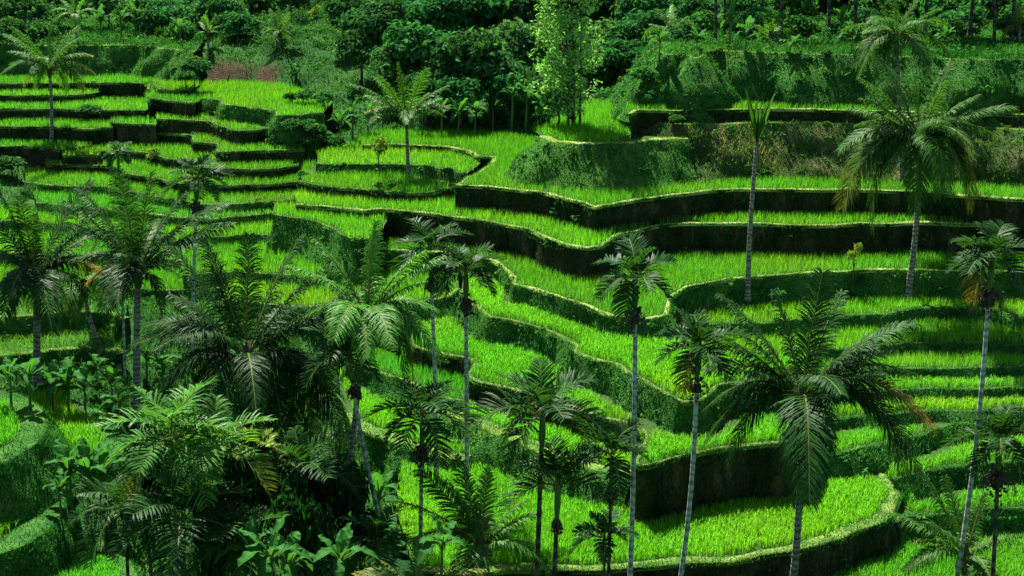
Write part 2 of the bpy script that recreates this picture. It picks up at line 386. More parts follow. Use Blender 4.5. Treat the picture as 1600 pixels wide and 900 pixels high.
# ------------------------------------------------------------------ terrace outlines in world space
def catmull(pts, step):
    p = np.asarray(pts, dtype=float)
    p = np.vstack([2 * p[0] - p[1], p, 2 * p[-1] - p[-2]])
    out = []
    for i in range(1, len(p) - 2):
        n = max(2, int(np.linalg.norm(p[i + 1] - p[i]) / step * 2))
        t = np.linspace(0, 1, n, endpoint=False)[:, None]
        a, b, c, d = p[i - 1], p[i], p[i + 1], p[i + 2]
        u = [v / (np.linalg.norm(v) + 1e-9) for v in (b - a, c - b, d - c)]      # tight bends stay corners
        m1, m2 = (c - a) * 0.4 * max(0, u[0] @ u[1])**1.5, (d - b) * 0.4 * max(0, u[1] @ u[2])**1.5
        out.append((2 * t**3 - 3 * t**2 + 1) * b + (t**3 - 2 * t**2 + t) * m1 + (-2 * t**3 + 3 * t**2) * c + (t**3 - t**2) * m2)
    out.append(p[-2:-1])
    q = np.vstack(out)
    s = np.concatenate([[0], np.cumsum(np.linalg.norm(np.diff(q, axis=0), axis=1))])
    n = max(4, int(s[-1] / step))
    u = np.linspace(0, s[-1], n)
    return np.stack([np.interp(u, s, q[:, k]) for k in range(q.shape[1])], 1)
def inside(P, poly):
    x, y = P[:, 0], P[:, 1]; r = np.zeros(len(P), bool)
    x1, y1 = poly[:, 0], poly[:, 1]; x2, y2 = np.roll(x1, -1), np.roll(y1, -1)
    for a, b, c, d in zip(x1, y1, x2, y2):
        if (b > y.max() and d > y.max()) or (b < y.min() and d < y.min()) or b == d: continue
        k = ((b > y) != (d > y)); r ^= k & (x < (c - a) * (y - b) / (d - b) + a)
    return r
def normals_of(Q):
    t = np.gradient(Q, axis=0); t /= np.linalg.norm(t, axis=1)[:, None] + 1e-9
    n = np.stack([t[:, 1], -t[:, 0]], 1)
    for _ in range(2): n[1:-1] = (n[:-2] + n[1:-1] * 2 + n[2:]) / 4
    return n / (np.linalg.norm(n, axis=1)[:, None] + 1e-9)
for k, t in TER.items():
    f = np.array([at_z(x, y, t['z'])[:2] for x, y in t['F']])
    b = np.array([at_z(x, y, t['z'])[:2] for x, y in t['B']])
    t['f'] = catmull(f, 0.3)
    wob = vnoise(np.column_stack([t['f'], np.full(len(t['f']), t['z'])]), 0.7)
    t['n'] = normals_of(t['f'])
    t['f'] = t['f'] + t['n'] * (wob * t['wob'])[:, None]
    t['b'] = catmull(b, 1.2)
    t['poly'] = np.vstack([t['f'][::2], t['b']])
    t['bb'] = (t['poly'].min(0) - 1.5, t['poly'].max(0) + 1.5)

# ------------------------------------------------------------------ the hillside under and around the terraces
CTRL = [(30,470,6.5),(100,465,6.5),(180,470,6.3),(60,520,5.9),(130,520,5.7),(100,560,5.3),(200,560,4.9),(30,620,5.9),(150,610,4.8),(250,640,3.6),
        (250,430,6.4),(300,520,5.2),(330,580,4.2),(400,540,4.8),(470,560,4.2),(420,500,5.4),(500,620,3.0),(420,680,2.0),(350,700,1.6),(480,740,0.4),
        (560,760,0.6),(620,790,1.0),(540,840,-1.2),(440,820,-1.0),(330,820,-0.2),(260,860,0.8),(620,860,0.2),(230,760,2.4),(290,720,2.2),
        (480,265,8.9),(505,222,10.0),(545,212,10.5),(470,303,8.2),(455,200,10.6),(475,225,9.9),(440,332,6.6),
        (180,215,10.2),(200,250,8.9),(150,290,7.9),(60,270,8.2)]
# (x, y, distance): the upper hill
CTRLY = [(780,206,99),(700,204,98),(620,202,97),(560,205,95),(850,190,98),(930,158,99),(980,130,101),
         (350,118,111),(430,122,110),(300,95,115),(520,105,113),(490,138,108),(530,140,108),(560,165,102),(520,150,107),(530,180,103),
         (1100,40,101),(1300,40,102),(1500,42,102),(1100,0,112),(1300,0,113),(1500,0,113)]
for px in range(300, 560, 30):
    for py, Y in ((112, 112), (96, 114), (80, 116), (65, 118), (50, 121), (35, 125), (20, 129), (0, 134)): CTRLY.append((px, py, Y))
for px in range(565, 1000, 36):
    for py, Y in ((196, 99), (180, 101), (160, 103.5), (135, 107), (105, 111), (70, 116), (35, 121), (0, 126)):
        if px < 840 or py < 150: CTRLY.append((px, py, Y))
for px in range(1020, 1640, 60):
    for py, Y in ((45, 101), (25, 106), (5, 111)): CTRLY.append((px, py, Y))
WCTRL = [(0,0,21.6),(-35,0,21.6),(35,0,21.6),(0,12,13.5),(-35,12,14),(35,12,13.5),(0,24,5),(35,24,4.5),(-35,24,8),(-22,36,6.5),(-30,45,9),(0,36,0),(20,36,-.5),(40,38,-1),(-8,42,-1),
         (8,43,0.5),(20,44,0.8),(30,45,1.2),(-2,108,15),(-2,120,20),(0,134,28),(0,150,36),(0,200,56),(-20,146,24),(-45,148,24),(-30,162,33),(-40,176,42),(-60,200,55),
         (20,124,20),(22,140,29),(45,124,20),(45,138,28),(60,200,52),(30,160,38),(-70,110,15),(70,100,14),(-80,60,9),(80,60,5),(-80,20,12),(80,20,6),(0,-60,40),(-200,-100,40),(200,-100,40),(-250,150,40),(250,150,40),(-250,250,70),(250,250,70),(0,300,80),(0,-150,45)]
cp = [at_z(*c) for c in CTRL] + [at_y(*c) for c in CTRLY] + [np.array(c, float) for c in WCTRL]
for t in TER.values():
    for q in t['f'][::8]: cp.append(np.array([q[0], q[1], t['z'] - 0.8]))
    for q in t['b'][::2]: cp.append(np.array([q[0], q[1], t['z'] - 0.4]))
cp = np.array(cp)
gx = np.concatenate([np.linspace(-260, -62, 12), np.arange(-60, 60.1, 0.8), np.linspace(62, 260, 12)])
gy = np.concatenate([np.linspace(-160, 28, 16), np.arange(30, 132, 0.8), np.linspace(134, 320, 20)])
GX, GY = np.meshgrid(gx, gy); GP = np.column_stack([GX.ravel(), GY.ravel()])
gz = np.zeros(len(GP))
for s in range(0, len(GP), 2000):
    d2 = ((GP[s:s + 2000, None, :] - cp[None, :, :2])**2).sum(2) + 0.6
    w = d2**-1.7
    gz[s:s + 2000] = (w * cp[None, :, 2]).sum(1) / w.sum(1)
Z2 = gz.reshape(GX.shape)
for _ in range(2):
    Z2[1:-1, 1:-1] = (Z2[1:-1, 1:-1] * 2 + Z2[:-2, 1:-1] + Z2[2:, 1:-1] + Z2[1:-1, :-2] + Z2[1:-1, 2:]) / 6
gz = Z2.ravel()
gz += 0.35 * fbm(np.column_stack([GP, np.zeros(len(GP))]), 0.35) + 0.12 * fbm(np.column_stack([GP, np.zeros(len(GP)) + 9]), 1.1)
cov = np.zeros(len(GP), bool)                                # under a terrace the ground keeps below the lowest one
low = np.full(len(GP), 1e9)
for t in TER.values():
    a, b = t['bb']
    k = np.where((GP[:, 0] > a[0]) & (GP[:, 0] < b[0]) & (GP[:, 1] > a[1]) & (GP[:, 1] < b[1]))[0]
    if not len(k): continue
    h = np.zeros(len(k), bool)
    for dx, dy in ((0, 0), (.9, 0), (-.9, 0), (0, .9), (0, -.9)): h |= inside(GP[k] + (dx, dy), t['poly'])
    cov[k[h]] = True
    low[k[h]] = np.minimum(low[k[h]], t['z'] - 0.45)
gz = np.where(cov, np.minimum(gz, low), gz)
HV = np.column_stack([GP, gz]); HT = grid_tris(len(gy), len(gx))
HT = HT[:, [0, 1, 2]]
def hill_soil(P):
    i = np.clip(np.searchsorted(gy, P[:, 1]), 0, len(gy) - 1); j = np.clip(np.searchsorted(gx, P[:, 0]), 0, len(gx) - 1)
    return soil.reshape(GX.shape)[i, j]
def base_z(P):
    """height of the hillside at points P (n,2)"""
    i = np.clip(np.searchsorted(gy, P[:, 1]) - 1, 0, len(gy) - 2); j = np.clip(np.searchsorted(gx, P[:, 0]) - 1, 0, len(gx) - 2)
    fx = (P[:, 0] - gx[j]) / (gx[j + 1] - gx[j]); fy = (P[:, 1] - gy[i]) / (gy[i + 1] - gy[i])
    Z = gz.reshape(GX.shape)
    return (Z[i, j] * (1 - fx) + Z[i, j + 1] * fx) * (1 - fy) + (Z[i + 1, j] * (1 - fx) + Z[i + 1, j + 1] * fx) * fy

soil = np.zeros(len(GP))                                       # bare red earth where the slope has slipped
for px, py, Y, rx, ry in ((302, 106, 106, 0.7, 2.0), (340, 118, 104.5, 1.7, 1.2), (372, 118, 105, 1.2, 1.2), (414, 130, 103.5, 1.2, 1.5)):
    for Yq in np.arange(85, 135, 0.25):
        c = at_y(px, py, Yq)
        if base_z(c[None, :2])[0] > c[2]: break
    soil = np.maximum(soil, np.clip(1.25 + 0.5 * fbm(np.column_stack([GP, gz]), 0.9) - ((GP[:, 0] - c[0]) / rx)**2 - ((GP[:, 1] - c[1]) / ry)**2, 0, 1))
hill = link("hillside", mesh_data("hillside", HV, HT, M_HILL, np.column_stack([soil, soil * 0, soil * 0]), smooth=True))
tag(hill, "overgrown green hillside carrying the stepped terraces", kind="structure")
# ------------------------------------------------------------------ terrace bodies: mud floor, turf bund and riser
SOLID_V, SOLID_T, sn = [HV], [HT], len(HV)
WEEDS = []
GRASS_ON = []                                                # (V, T, blades per m2, height, tint) of the grown-over faces
G_PATH, G_BUND, G_BANK, G_DRY, G_HILL = (0.075, 0.22, 0.035), (0.23, 0.37, 0.06), (0.04, 0.18, 0.022), (0.25, 0.25, 0.07), (0.03, 0.12, 0.02)
G_WEED_AND_SUN = (0.10, 0.27, 0.03)
def solid(V, T):
    global sn
    SOLID_V.append(V); SOLID_T.append(T + sn); sn += len(V)
def ring(off_h, f, n):                                       # lip line moved by off outward and set at height z
    return f + n * np.asarray(off_h)[:, None]
for key, t in TER.items():
    f, n, z = t['f'], t['n'], t['z']; m = len(f)
    root = None
    inner = f - n * 0.10
    poly = np.vstack([inner, t['b']])
    tri = tessellate_polygon([[Vector((p[0], p[1], 0)) for p in poly]])
    V = np.column_stack([poly, np.full(len(poly), z)]); T = np.array(tri)
    a, b, c = V[T[:, 0]], V[T[:, 1]], V[T[:, 2]]
    flip = np.cross(b - a, c - a)[:, 2] < 0
    T[flip] = T[flip][:, [0, 2, 1]]
    back = np.column_stack([t['b'], np.full(len(t['b']), z)]); back2 = back.copy(); back2[:, 2] -= 1.5
    VB = np.vstack([back, back2]); TB = grid_tris(2, len(back))
    g = Geo(); g.add(V, T); g.add(VB, TB)
    root = link("rice_terrace", g.mesh("rice_terrace", M_MUD if t['crop'] == 'rice' else M_BANK))
    tag(root, t['label'], kind="structure", group="stepped rice terraces")
    solid(V, T)
    if t['crop'] == 'weeds': GRASS_ON.append((V, T, 110, 0.3, G_WEED_AND_SUN))
    if t['crop'] == 'none': GRASS_ON.append((V, T, 60, 0.4, G_BANK))
    # riser: rows from the lip down into the ground below
    foot = f + n * 0.8
    H = np.clip(z - base_z(foot) + 0.5, 0.6, t['hmax'])
    H = np.maximum(H, np.convolve(np.pad(H, 2, mode='edge'), np.ones(5) / 5, 'valid'))
    R = 9; rows = []
    s3 = t['slope']
    for r in range(R):
        q = r / (R - 1); h = H * q
        p3 = np.column_stack([f, z - h])
        amp = {'wall': 0.12, 'grass': 0.48 if s3 < 0.52 else 0.6, 'dirt': 0.75}[t['bank']]
        amp = (t['amp'] or amp) * min(1, q * 3)
        o = s3 * h + amp * fbm(p3, 0.62 if t['bank'] != 'wall' else 1.3) * (0.5 + np.minimum(H, 2) * 0.4) - (0.06 if t['bank'] == 'wall' else 0) * math.sin(q * 3.14)
        if r == 0: o = o * 0
        o = np.maximum(o, -0.25)
        rows.append(np.column_stack([f + n * o[:, None], z - h + (0.02 if r == 0 else 0)]))
    V = np.vstack(rows); T = grid_tris(R, m)[:, [0, 2, 1]]
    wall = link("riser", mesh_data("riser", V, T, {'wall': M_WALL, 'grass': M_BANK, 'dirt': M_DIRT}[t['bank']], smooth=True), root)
    solid(V, T)
    if key[0] != 'F': WEEDS.append((V, T, 1.3 if t['bank'] != 'wall' else 0.22))
    if t['bank'] == 'grass': GRASS_ON.append((V, T, 120, 0.17, G_WEED_AND_SUN if key == 'O' else G_BANK))  # sunlight on the O bank is put into a brighter grass tint
    elif t['bank'] == 'dirt': GRASS_ON.append((V, T, 40, 0.25, G_DRY)); GRASS_ON.append((V, T, 60, 0.25, G_BANK))
    else:
        GRASS_ON.append((V, T, 16, 0.16, G_BANK)); q = T[:(m - 1)]; q = np.concatenate([T[:(m - 1)], T[(R - 1) * (m - 1):R * (m - 1)]])
        GRASS_ON.append((V, q, 130, 0.2, G_PATH))
    # bund
    pale = t['crop'] == 'rice' and key[0] in 'GILKOPQWABN'
    if key[0] in 'TF': pale = False
    bm = M_BUND if key in 'GILOQ' else M_PATH if pale else M_BANK if key[0] in 'TF' else M_PATH
    w = t['bund']
    prof = [(0.02, -0.10), (0.0, 0.0), (-0.05, 0.05), (-w * 0.5, 0.07), (-w * 0.88, 0.05), (-w, -0.03)]
    rows = []
    for o, h in prof:
        p3 = np.column_stack([f, np.full(m, z + h)])
        nz = fbm(p3 + o * 7, 1.5); o = o * (1 + 0.45 * vnoise(p3, 0.35)) if o < -0.04 else o
        rows.append(np.column_stack([f + n * (o + 0.06 * nz)[:, None], z + h + 0.05 * nz * (h > 0.02)]))
    V = np.vstack(rows); T = grid_tris(len(prof), m)
    link("bund", mesh_data("bund", V, T, bm, smooth=True), root)
    solid(V, T)
    GRASS_ON.append((V, T, 130, 0.08, G_BUND if key in 'ILOQ' else (0.09, 0.24, 0.035) if pale else (0.08, 0.23, 0.035) if key[0] in 'TF' else G_PATH))
    t['foot'] = np.vstack([(f + n * (s3 * H * 0.7)[:, None])[::2], t['b']])
SV, ST = np.vstack(SOLID_V), np.vstack(SOLID_T)
BVH = BVHTree.FromPolygons([tuple(v) for v in SV.tolist()], ST.tolist())
CAM = Vector((0, 0, ZC))
def hit(px, py):
    """the place on the ground seen at a spot of the photograph"""
    h = BVH.ray_cast(CAM, Vector(ray(px, py)).normalized())
    return np.array(h[0]) if h[0] is not None else at_y(px, py, 120)
def ground(x, y):
    h = BVH.ray_cast(Vector((x, y, 150)), Vector((0, 0, -1)))
    return h[0].z if h[0] is not None else 0.0

# ------------------------------------------------------------------ rice and grass
def in_view(P, mx=140, my=110):
    px, py, dep = project(P)
    return (px > -mx) & (px < 1600 + mx) & (py > -my) & (py < 900 + my) & (P[:, 1] > 5)
def blades(P, h, w, lean, col, rng, seg=2, jit=0.3):
    """one grass blade for each root P: seg 2 = bent blade of three triangles, seg 1 = one triangle"""
    n = len(P)
    a = rng.uniform(0, 2 * math.pi, n); d = np.stack([np.cos(a), np.sin(a), 0 * a], 1)
    b = a + rng.uniform(0.9, 2.2, n); s = np.stack([np.cos(b), np.sin(b), 0 * b], 1)
    h = h * rng.uniform(0.78, 1.15, n); ln = lean * rng.uniform(0.2, 1.3, n)
    W = (w * rng.uniform(0.7, 1.3, n))[:, None] * 0.5
    up = np.array([0, 0, 1.0])
    C = col * rng.uniform(1 - jit, 1 + jit, (n, 1)) * rng.uniform(0.92, 1.08, (n, 3))
    if seg == 1:
        tip = P + up * h[:, None] + d * (ln * h)[:, None]
        V = np.stack([P - s * W, P + s * W, tip], 1)
        T = np.arange(3 * n).reshape(-1, 3)
        return V.reshape(-1, 3), T, np.repeat(C, 3, 0)
    mid = P + up * (h * 0.6)[:, None] + d * (ln * h * 0.3)[:, None]
    tip = P + up * (h * (1 - 0.25 * ln))[:, None] + d * (ln * h * 0.95)[:, None]
    V = np.stack([P - s * W * 0.8, P + s * W * 0.8, mid - s * W, mid + s * W, tip], 1)
    k = np.arange(n)[:, None] * 5
    T = np.concatenate([k + [0, 1, 3], k + [0, 3, 2], k + [2, 3, 4]], 0)
    return V.reshape(-1, 3), T, np.repeat(C, 5, 0)
rice = Geo()
order = sorted(TER.values(), key=lambda t: t['z'])
for t in order:
    if t['crop'] != 'rice': continue
    inn = np.vstack([t['f'] - t['n'] * (t['bund'] + 0.06), t['b']])
    lo, hi = inn.min(0), inn.max(0)
    pr = project(np.column_stack([inn, np.full(len(inn), t['z'])]))[2].mean()
    step = 0.17 * (pr / 55.0)**0.75
    X, Y = np.meshgrid(np.arange(lo[0], hi[0], step), np.arange(lo[1], hi[1], step))
    P = np.column_stack([X.ravel(), Y.ravel()]) + RNG.uniform(-0.35, 0.35, (X.size, 2)) * step
    P = P[in_view(np.column_stack([P, np.full(len(P), t['z'])]))]
    if not len(P): continue
    P = P[inside(P, inn)]
    for u in order:
        if u['z'] <= t['z'] or not len(P): continue
        a, b = u['bb']
        if (a[0] > hi[0]) or (b[0] < lo[0]) or (a[1] > hi[1]) or (b[1] < lo[1]): continue
        P = P[~inside(P, u['foot'])]
    if not len(P): continue
    tv = RNG.uniform(-1, 1); tg = np.array((1 + 0.28 * tv, 1 + 0.05 * tv, 1 - 0.2 * tv)) * RNG.uniform(0.88, 1.08)
    nb = 9 if pr < 68 else 7
    Q = np.repeat(P, nb, 0) + RNG.normal(0, 0.06, (len(P) * nb, 2))
    Q3 = np.column_stack([Q, np.full(len(Q), t['z'] - 0.02)])
    pat = fbm(Q3, 0.45)                                      # the crop's own unevenness: greener and yellower patches
    base = np.array([0.092, 0.39, 0.020]) * (1 + 0.15 * pat[:, None]) + np.array([0.05, 0.03, 0.0]) * np.clip(vnoise(Q3 + 50, 0.22) + 0.2, 0, 1)[:, None]
    base = base * tg * (1 + 0.10 * vnoise(Q3 + 200, 0.8))[:, None]
    hh = (0.39 if pr < 85 else 0.32) * (1 + 0.13 * vnoise(Q3, 1.3))
    V, T, C = blades(Q3, hh, (0.024 if pr < 68 else 0.028) * (pr / 60)**0.5, 0.4, base, RNG, 2 if pr < 66 else 1)
    rice.add(V, T, C)
print("rice tris", sum(len(x) for x in rice.T))
tag(link("rice", rice.mesh("rice", M_RICE)), "young bright green rice standing thick in the terraces", "rice", kind="stuff")
def scatter(V, T, dens, rng):
    a, b, c = V[T[:, 0]], V[T[:, 1]], V[T[:, 2]]
    ar = np.linalg.norm(np.cross(b - a, c - a), axis=1) / 2
    n = rng.poisson(ar * dens)
    k = np.repeat(np.arange(len(T)), n)
    u = rng.uniform(0, 1, (len(k), 2)); f = u.sum(1) > 1; u[f] = 1 - u[f]
    return a[k] + (b[k] - a[k]) * u[:, :1] + (c[k] - a[k]) * u[:, 1:]
grass = Geo()
for V, T, dens, h, tint in GRASS_ON:
    cz = V[T].mean(1)
    k = in_view(cz, 90, 60)
    if not k.any(): continue
    dep = project(cz[k])[2].mean()
    P = scatter(V, T[k], dens * (60 / dep)**1.2, RNG)
    P = P[base_z(P[:, :2]) < P[:, 2] + 0.15]
    if not len(P): continue
    pat = fbm(P, 0.6)[:, None]
    gr = np.clip(0.5 + 1.4 * vnoise(P + 77, 0.3), 0, 1)[:, None]                # stretches of greener turf
    c = (np.array(tint) * gr + np.array((tint[0] * 0.28, tint[1] * 0.55, tint[2] * 0.5)) * (1 - gr)) * (1 + 0.45 * pat)
    Vb, Tb, Cb = blades(P, h * (1 + 0.5 * fbm(P + 31, 0.9)), 0.035 * (dep / 60)**0.6, 0.8, c, RNG, 1)
    grass.add(Vb, Tb, Cb)
k = in_view(HV[HT].mean(1), 90, 60) & ~cov[HT].all(1) & (HV[HT].mean(1)[:, 1] > 38) & (HV[HT].mean(1)[:, 1] < 138)
P = scatter(HV, HT[k], 60, RNG)
dep = project(P)[2]
P = P[RNG.uniform(0, 1, len(P)) < np.clip((62 / dep)**1.3, 0.3, 1)]
pat = fbm(P, 0.4)[:, None]
c = np.array(G_HILL) * (1 + 0.5 * pat)
P = P[RNG.uniform(0, 1, len(P)) > hill_soil(P)]; pat = fbm(P, 0.4)[:, None]; c = np.array(G_HILL) * (1 + 0.5 * pat)
Vb, Tb, Cb = blades(P, 0.28 * (1 + 0.5 * fbm(P + 31, 0.5)), 0.06, 0.8, c, RNG, 1)
grass.add(Vb, Tb, Cb)
print("grass tris", sum(len(x) for x in grass.T))
tag(link("bank_grass", grass.mesh("bank_grass", M_GRASS)), "short grass growing over the bunds, banks and hillside", "grass", kind="stuff")

# ------------------------------------------------------------------ plant building
M_PALM = leaf_mat("palm_leaf", 0.38, 0.48, 0.08, (1.3, 1.25, 0.5), 0.25)
M_BANANA = leaf_mat("banana_leaf", 0.42, 0.6, 0.03, (1.3, 1.2, 0.5), 0.2)
M_TREE = leaf_mat("tree_leaf", 0.38, 0.7, 0.02, (1.25, 1.2, 0.5), 0.4)
M_FRUIT = leaf_mat("fruit_skin", 0.0, 0.6, 0.3, (1, 1, 1), 0.3)
def bark_mat(name, c1, c2, rings, bump):
    m, nt, out = new_mat(name)
    N, L = nt.nodes.new, nt.links.new
    tc = N("ShaderNodeTexCoord")
    w = N("ShaderNodeTexWave"); w.wave_type = 'BANDS'; w.bands_direction = 'Z'; w.inputs["Scale"].default_value = rings; w.inputs["Distortion"].default_value = 7.0; w.inputs["Detail"].default_value = 2; w.inputs["Detail Scale"].default_value = 2.0
    L(tc.outputs["Object"], w.inputs["Vector"])
    n = N("ShaderNodeTexNoise"); n.inputs["Scale"].default_value = 5.0; n.inputs["Detail"].default_value = 5; L(tc.outputs["Object"], n.inputs["Vector"])
    mx = N("ShaderNodeMix"); mx.data_type = 'FLOAT'; mx.inputs[0].default_value = 0.7; L(w.outputs["Fac"], mx.inputs[2]); L(n.outputs[0], mx.inputs[3])
    cr = N("ShaderNodeValToRGB"); e = cr.color_ramp.elements; e[0].position = 0.33; e[0].color = (*c1, 1); e[1].position = 0.62; e[1].color = (*c2, 1)
    L(mx.outputs[0], cr.inputs[0])
    b = N("ShaderNodeBump"); b.inputs["Strength"].default_value = bump; b.inputs["Distance"].default_value = 0.05; L(mx.outputs[0], b.inputs["Height"])
    p = N("ShaderNodeBsdfPrincipled"); p.inputs["Roughness"].default_value = 0.85; p.inputs["Specular IOR Level"].default_value = 0.2
    L(cr.outputs[0], p.inputs["Base Color"]); L(b.outputs[0], p.inputs["Normal"]); L(p.outputs[0], out.inputs[0])
    return m
M_COCO = bark_mat("coconut_bark", (0.075, 0.07, 0.055), (0.24, 0.23, 0.20), 1.6, 0.8)
M_ARECA = bark_mat("areca_bark", (0.16, 0.18, 0.16), (0.42, 0.45, 0.42), 1.2, 0.4)
M_BARK = bark_mat("tree_bark", (0.025, 0.022, 0.016), (0.10, 0.09, 0.07), 0.6, 0.8)
M_STALK = leaf_mat("green_stalk", 0.05, 0.4, 0.4, (1, 1, 1), 0.15)
UP = np.array([0, 0, 1.0])
def unit(v): return v / (np.linalg.norm(v, axis=-1, keepdims=True) + 1e-9)
def tube(path, rad, seg=8):
    path = np.asarray(path, float); rad = np.asarray(rad, float)
    t = unit(np.gradient(path, axis=0)); ref = np.array([0.31, 0.95, 0.05])
    a = unit(np.cross(t, ref)); b = np.cross(t, a)
    ph = np.linspace(0, 2 * math.pi, seg, endpoint=False)
    V = path[:, None, :] + rad[:, None, None] * (np.cos(ph)[None, :, None] * a[:, None, :] + np.sin(ph)[None, :, None] * b[:, None, :])
    return V.reshape(-1, 3), grid_tris(len(path), seg, True)
def bez(p0, p1, p2, t):
    t = np.asarray(t)[:, None]
    return (1 - t)**2 * p0 + 2 * t * (1 - t) * p1 + t**2 * p2, unit(2 * (1 - t) * (p1 - p0) + 2 * t * (p2 - p1))
PAL_G, PAL_D, PAL_Y, PAL_O = np.array((0.036, 0.115, 0.016)), np.array((0.017, 0.064, 0.012)), np.array((0.22, 0.25, 0.03)), np.array((0.42, 0.24, 0.03))
def frond_mesh(p0, p1, p2, rng, kind='coco', col=PAL_G, tip=None, name="frond"):
    g = Geo(); Lf = np.linalg.norm(p1 - p0) + np.linalg.norm(p2 - p1)
    H = (p2 - p0) * (1, 1, 0)
    if np.linalg.norm(H) < 0.25: H = np.append(rng.normal(0, 1, 2), 0)
    side = unit(np.cross(unit(H), UP))
    if kind == 'coco': n, bare, ll, w, fw, lift, drp = int(20 * Lf), 0.12, 0.22 * Lf, 0.052, 0.62, 0.02, rng.uniform(0.4, 1.1)
    elif kind == 'areca': n, bare, ll, w, fw, lift, drp = 24, 0.18, 0.38 * Lf, 0.068, 0.50, 0.45, rng.uniform(0.15, 0.5)
    else: n, bare, ll, w, fw, lift, drp = 26, 0.22, 0.30 * Lf, 0.055, 0.75, 0.45, rng.uniform(0.3, 0.7)
    tt = np.linspace(0, 1, 12); R, RT = bez(p0, p1, p2, tt)
    V, T = tube(R, np.linspace(0.042, 0.010, 12) * min(1, Lf / 3.2), 4)
    g.add(V, T, np.array((0.17, 0.20, 0.05)) if tip is None else np.array((0.2, 0.17, 0.04)))
    tw0 = rng.uniform(-0.5, 0.5); c_tip = col * 1.25 if tip is None else tip
    for s in (-1, 1):
        t = np.linspace(bare, 0.995, n) + rng.normal(0, 0.004, n); t = np.clip(t, 0, 1)
        P, Tn = bez(p0, p1, p2, t)
        tw = tw0 * t
        N = np.cross(side[None, :], Tn)
        N = N * np.where(N[:, 2:3] < 0, -1, 1) if abs(p2[2] - p0[2]) < 0.8 * np.linalg.norm(p2 - p0) else N
        sd = side * np.cos(tw)[:, None] + N * np.sin(tw)[:, None]; Nn = unit(np.cross(Tn, sd)); Nn *= np.sign((Nn * N).sum(1))[:, None] + 1e-6
        u = (t - bare) / (1 - bare)
        ln = ll * (0.45 + 0.55 * np.sin(np.pi * np.clip(0.15 + 0.72 * u, 0, 1))) * (1 - 0.45 * u**4) * rng.uniform(0.85, 1.1, n)
        f = (fw + 0.5 * u)[:, None]
        d1 = unit(sd * s + Tn * f + Nn * (lift + rng.normal(0, 0.10, (n, 1))) + rng.normal(0, 0.12, (n, 3)))
        dd = drp * rng.uniform(0.5, 1.4, (n, 1)); d2 = unit(d1 - UP * dd * 0.7); d3 = unit(d2 - UP * dd * 1.1)
        wv = unit(Tn - d1 * (Tn * d1).sum(1, keepdims=True)) * (w * 0.5 * (1 - 0.3 * u))[:, None]
        M = P + d1 * (ln * 0.38)[:, None]; M2 = M + d2 * (ln * 0.32)[:, None]; E = M2 + d3 * (ln * 0.30)[:, None]
        V = np.stack([P - wv * 0.7, P + wv * 0.7, M - wv, M + wv, M2 - wv * 0.8, M2 + wv * 0.8, E], 1).reshape(-1, 3)
        k = np.arange(n)[:, None] * 7
        T = np.concatenate([k + [0, 1, 3], k + [0, 3, 2], k + [2, 3, 5], k + [2, 5, 4], k + [4, 5, 6]], 0)
        q = np.clip(u**2.2 * rng.uniform(0.5, 1.3, n), 0, 1)[:, None] if tip is not None else u[:, None] * 0.5
        C = (col * (1 - q) + c_tip * q) * rng.uniform(0.8, 1.2, (n, 1))
        g.add(V, T, np.repeat(C, 7, 0))
    return g.mesh(name, M_PALM)
OCT_V = np.array([(1, 0, 0), (-1, 0, 0), (0, 1, 0), (0, -1, 0), (0, 0, 1), (0, 0, -1)], float)
OCT_T = np.array([(0, 2, 4), (2, 1, 4), (1, 3, 4), (3, 0, 4), (2, 0, 5), (1, 2, 5), (3, 1, 5), (0, 3, 5)])
def ico(c, r, rng):
    """rough round fruit: an octahedron split once"""
    V, T = list(OCT_V), []
    for a, b, d in OCT_T:
        i = len(V); V += [unit(OCT_V[a] + OCT_V[b]), unit(OCT_V[b] + OCT_V[d]), unit(OCT_V[a] + OCT_V[d])]
        T += [(a, i, i + 2), (i, b, i + 1), (i + 2, i + 1, d), (i, i + 1, i + 2)]
    return np.array(V) * r * rng.uniform(0.85, 1.15) + c, np.array(T)
def stand(cpx, Y=None, base=None, via=None):
    """crown and foot of a trunk: base = foot seen in the photo, or distance Y and a spot the trunk passes"""
    if base is not None:
        b = hit(*base); c = at_y(cpx[0], cpx[1], b[1])
        return b, c
    c = at_y(cpx[0], cpx[1], Y); v = at_y(via[0], via[1], Y) if via else c - UP * 3
    d = v - c; d = d / max(0.01, -d[2])
    s = 2.0; b = c + d * s
    while b[2] > ground(b[0], b[1]) and s < 28: s += 0.2; b = c + d * s
    return b, c
def trunk_part(root, b, c, r0, r1, mat, bend, rng, flare=1.5):
    n = 26; t = np.linspace(0, 1, n)
    mid = (b + c) / 2 + np.array([bend, rng.normal(0, 0.15), 0])
    P, _ = bez(b - UP * 0.4, mid, c, t)
    r = r0 + (r1 - r0) * t; r = r * (1 + (flare - 1) * np.exp(-t * n * 0.55)) * (1 + 0.05 * np.sin(np.arange(n) * 2.4))
    V, T = tube(P - b, r, 9)
    return link("trunk", mesh_data("trunk", V, T, mat, smooth=True), root)
FROND_SCALE = 1.0
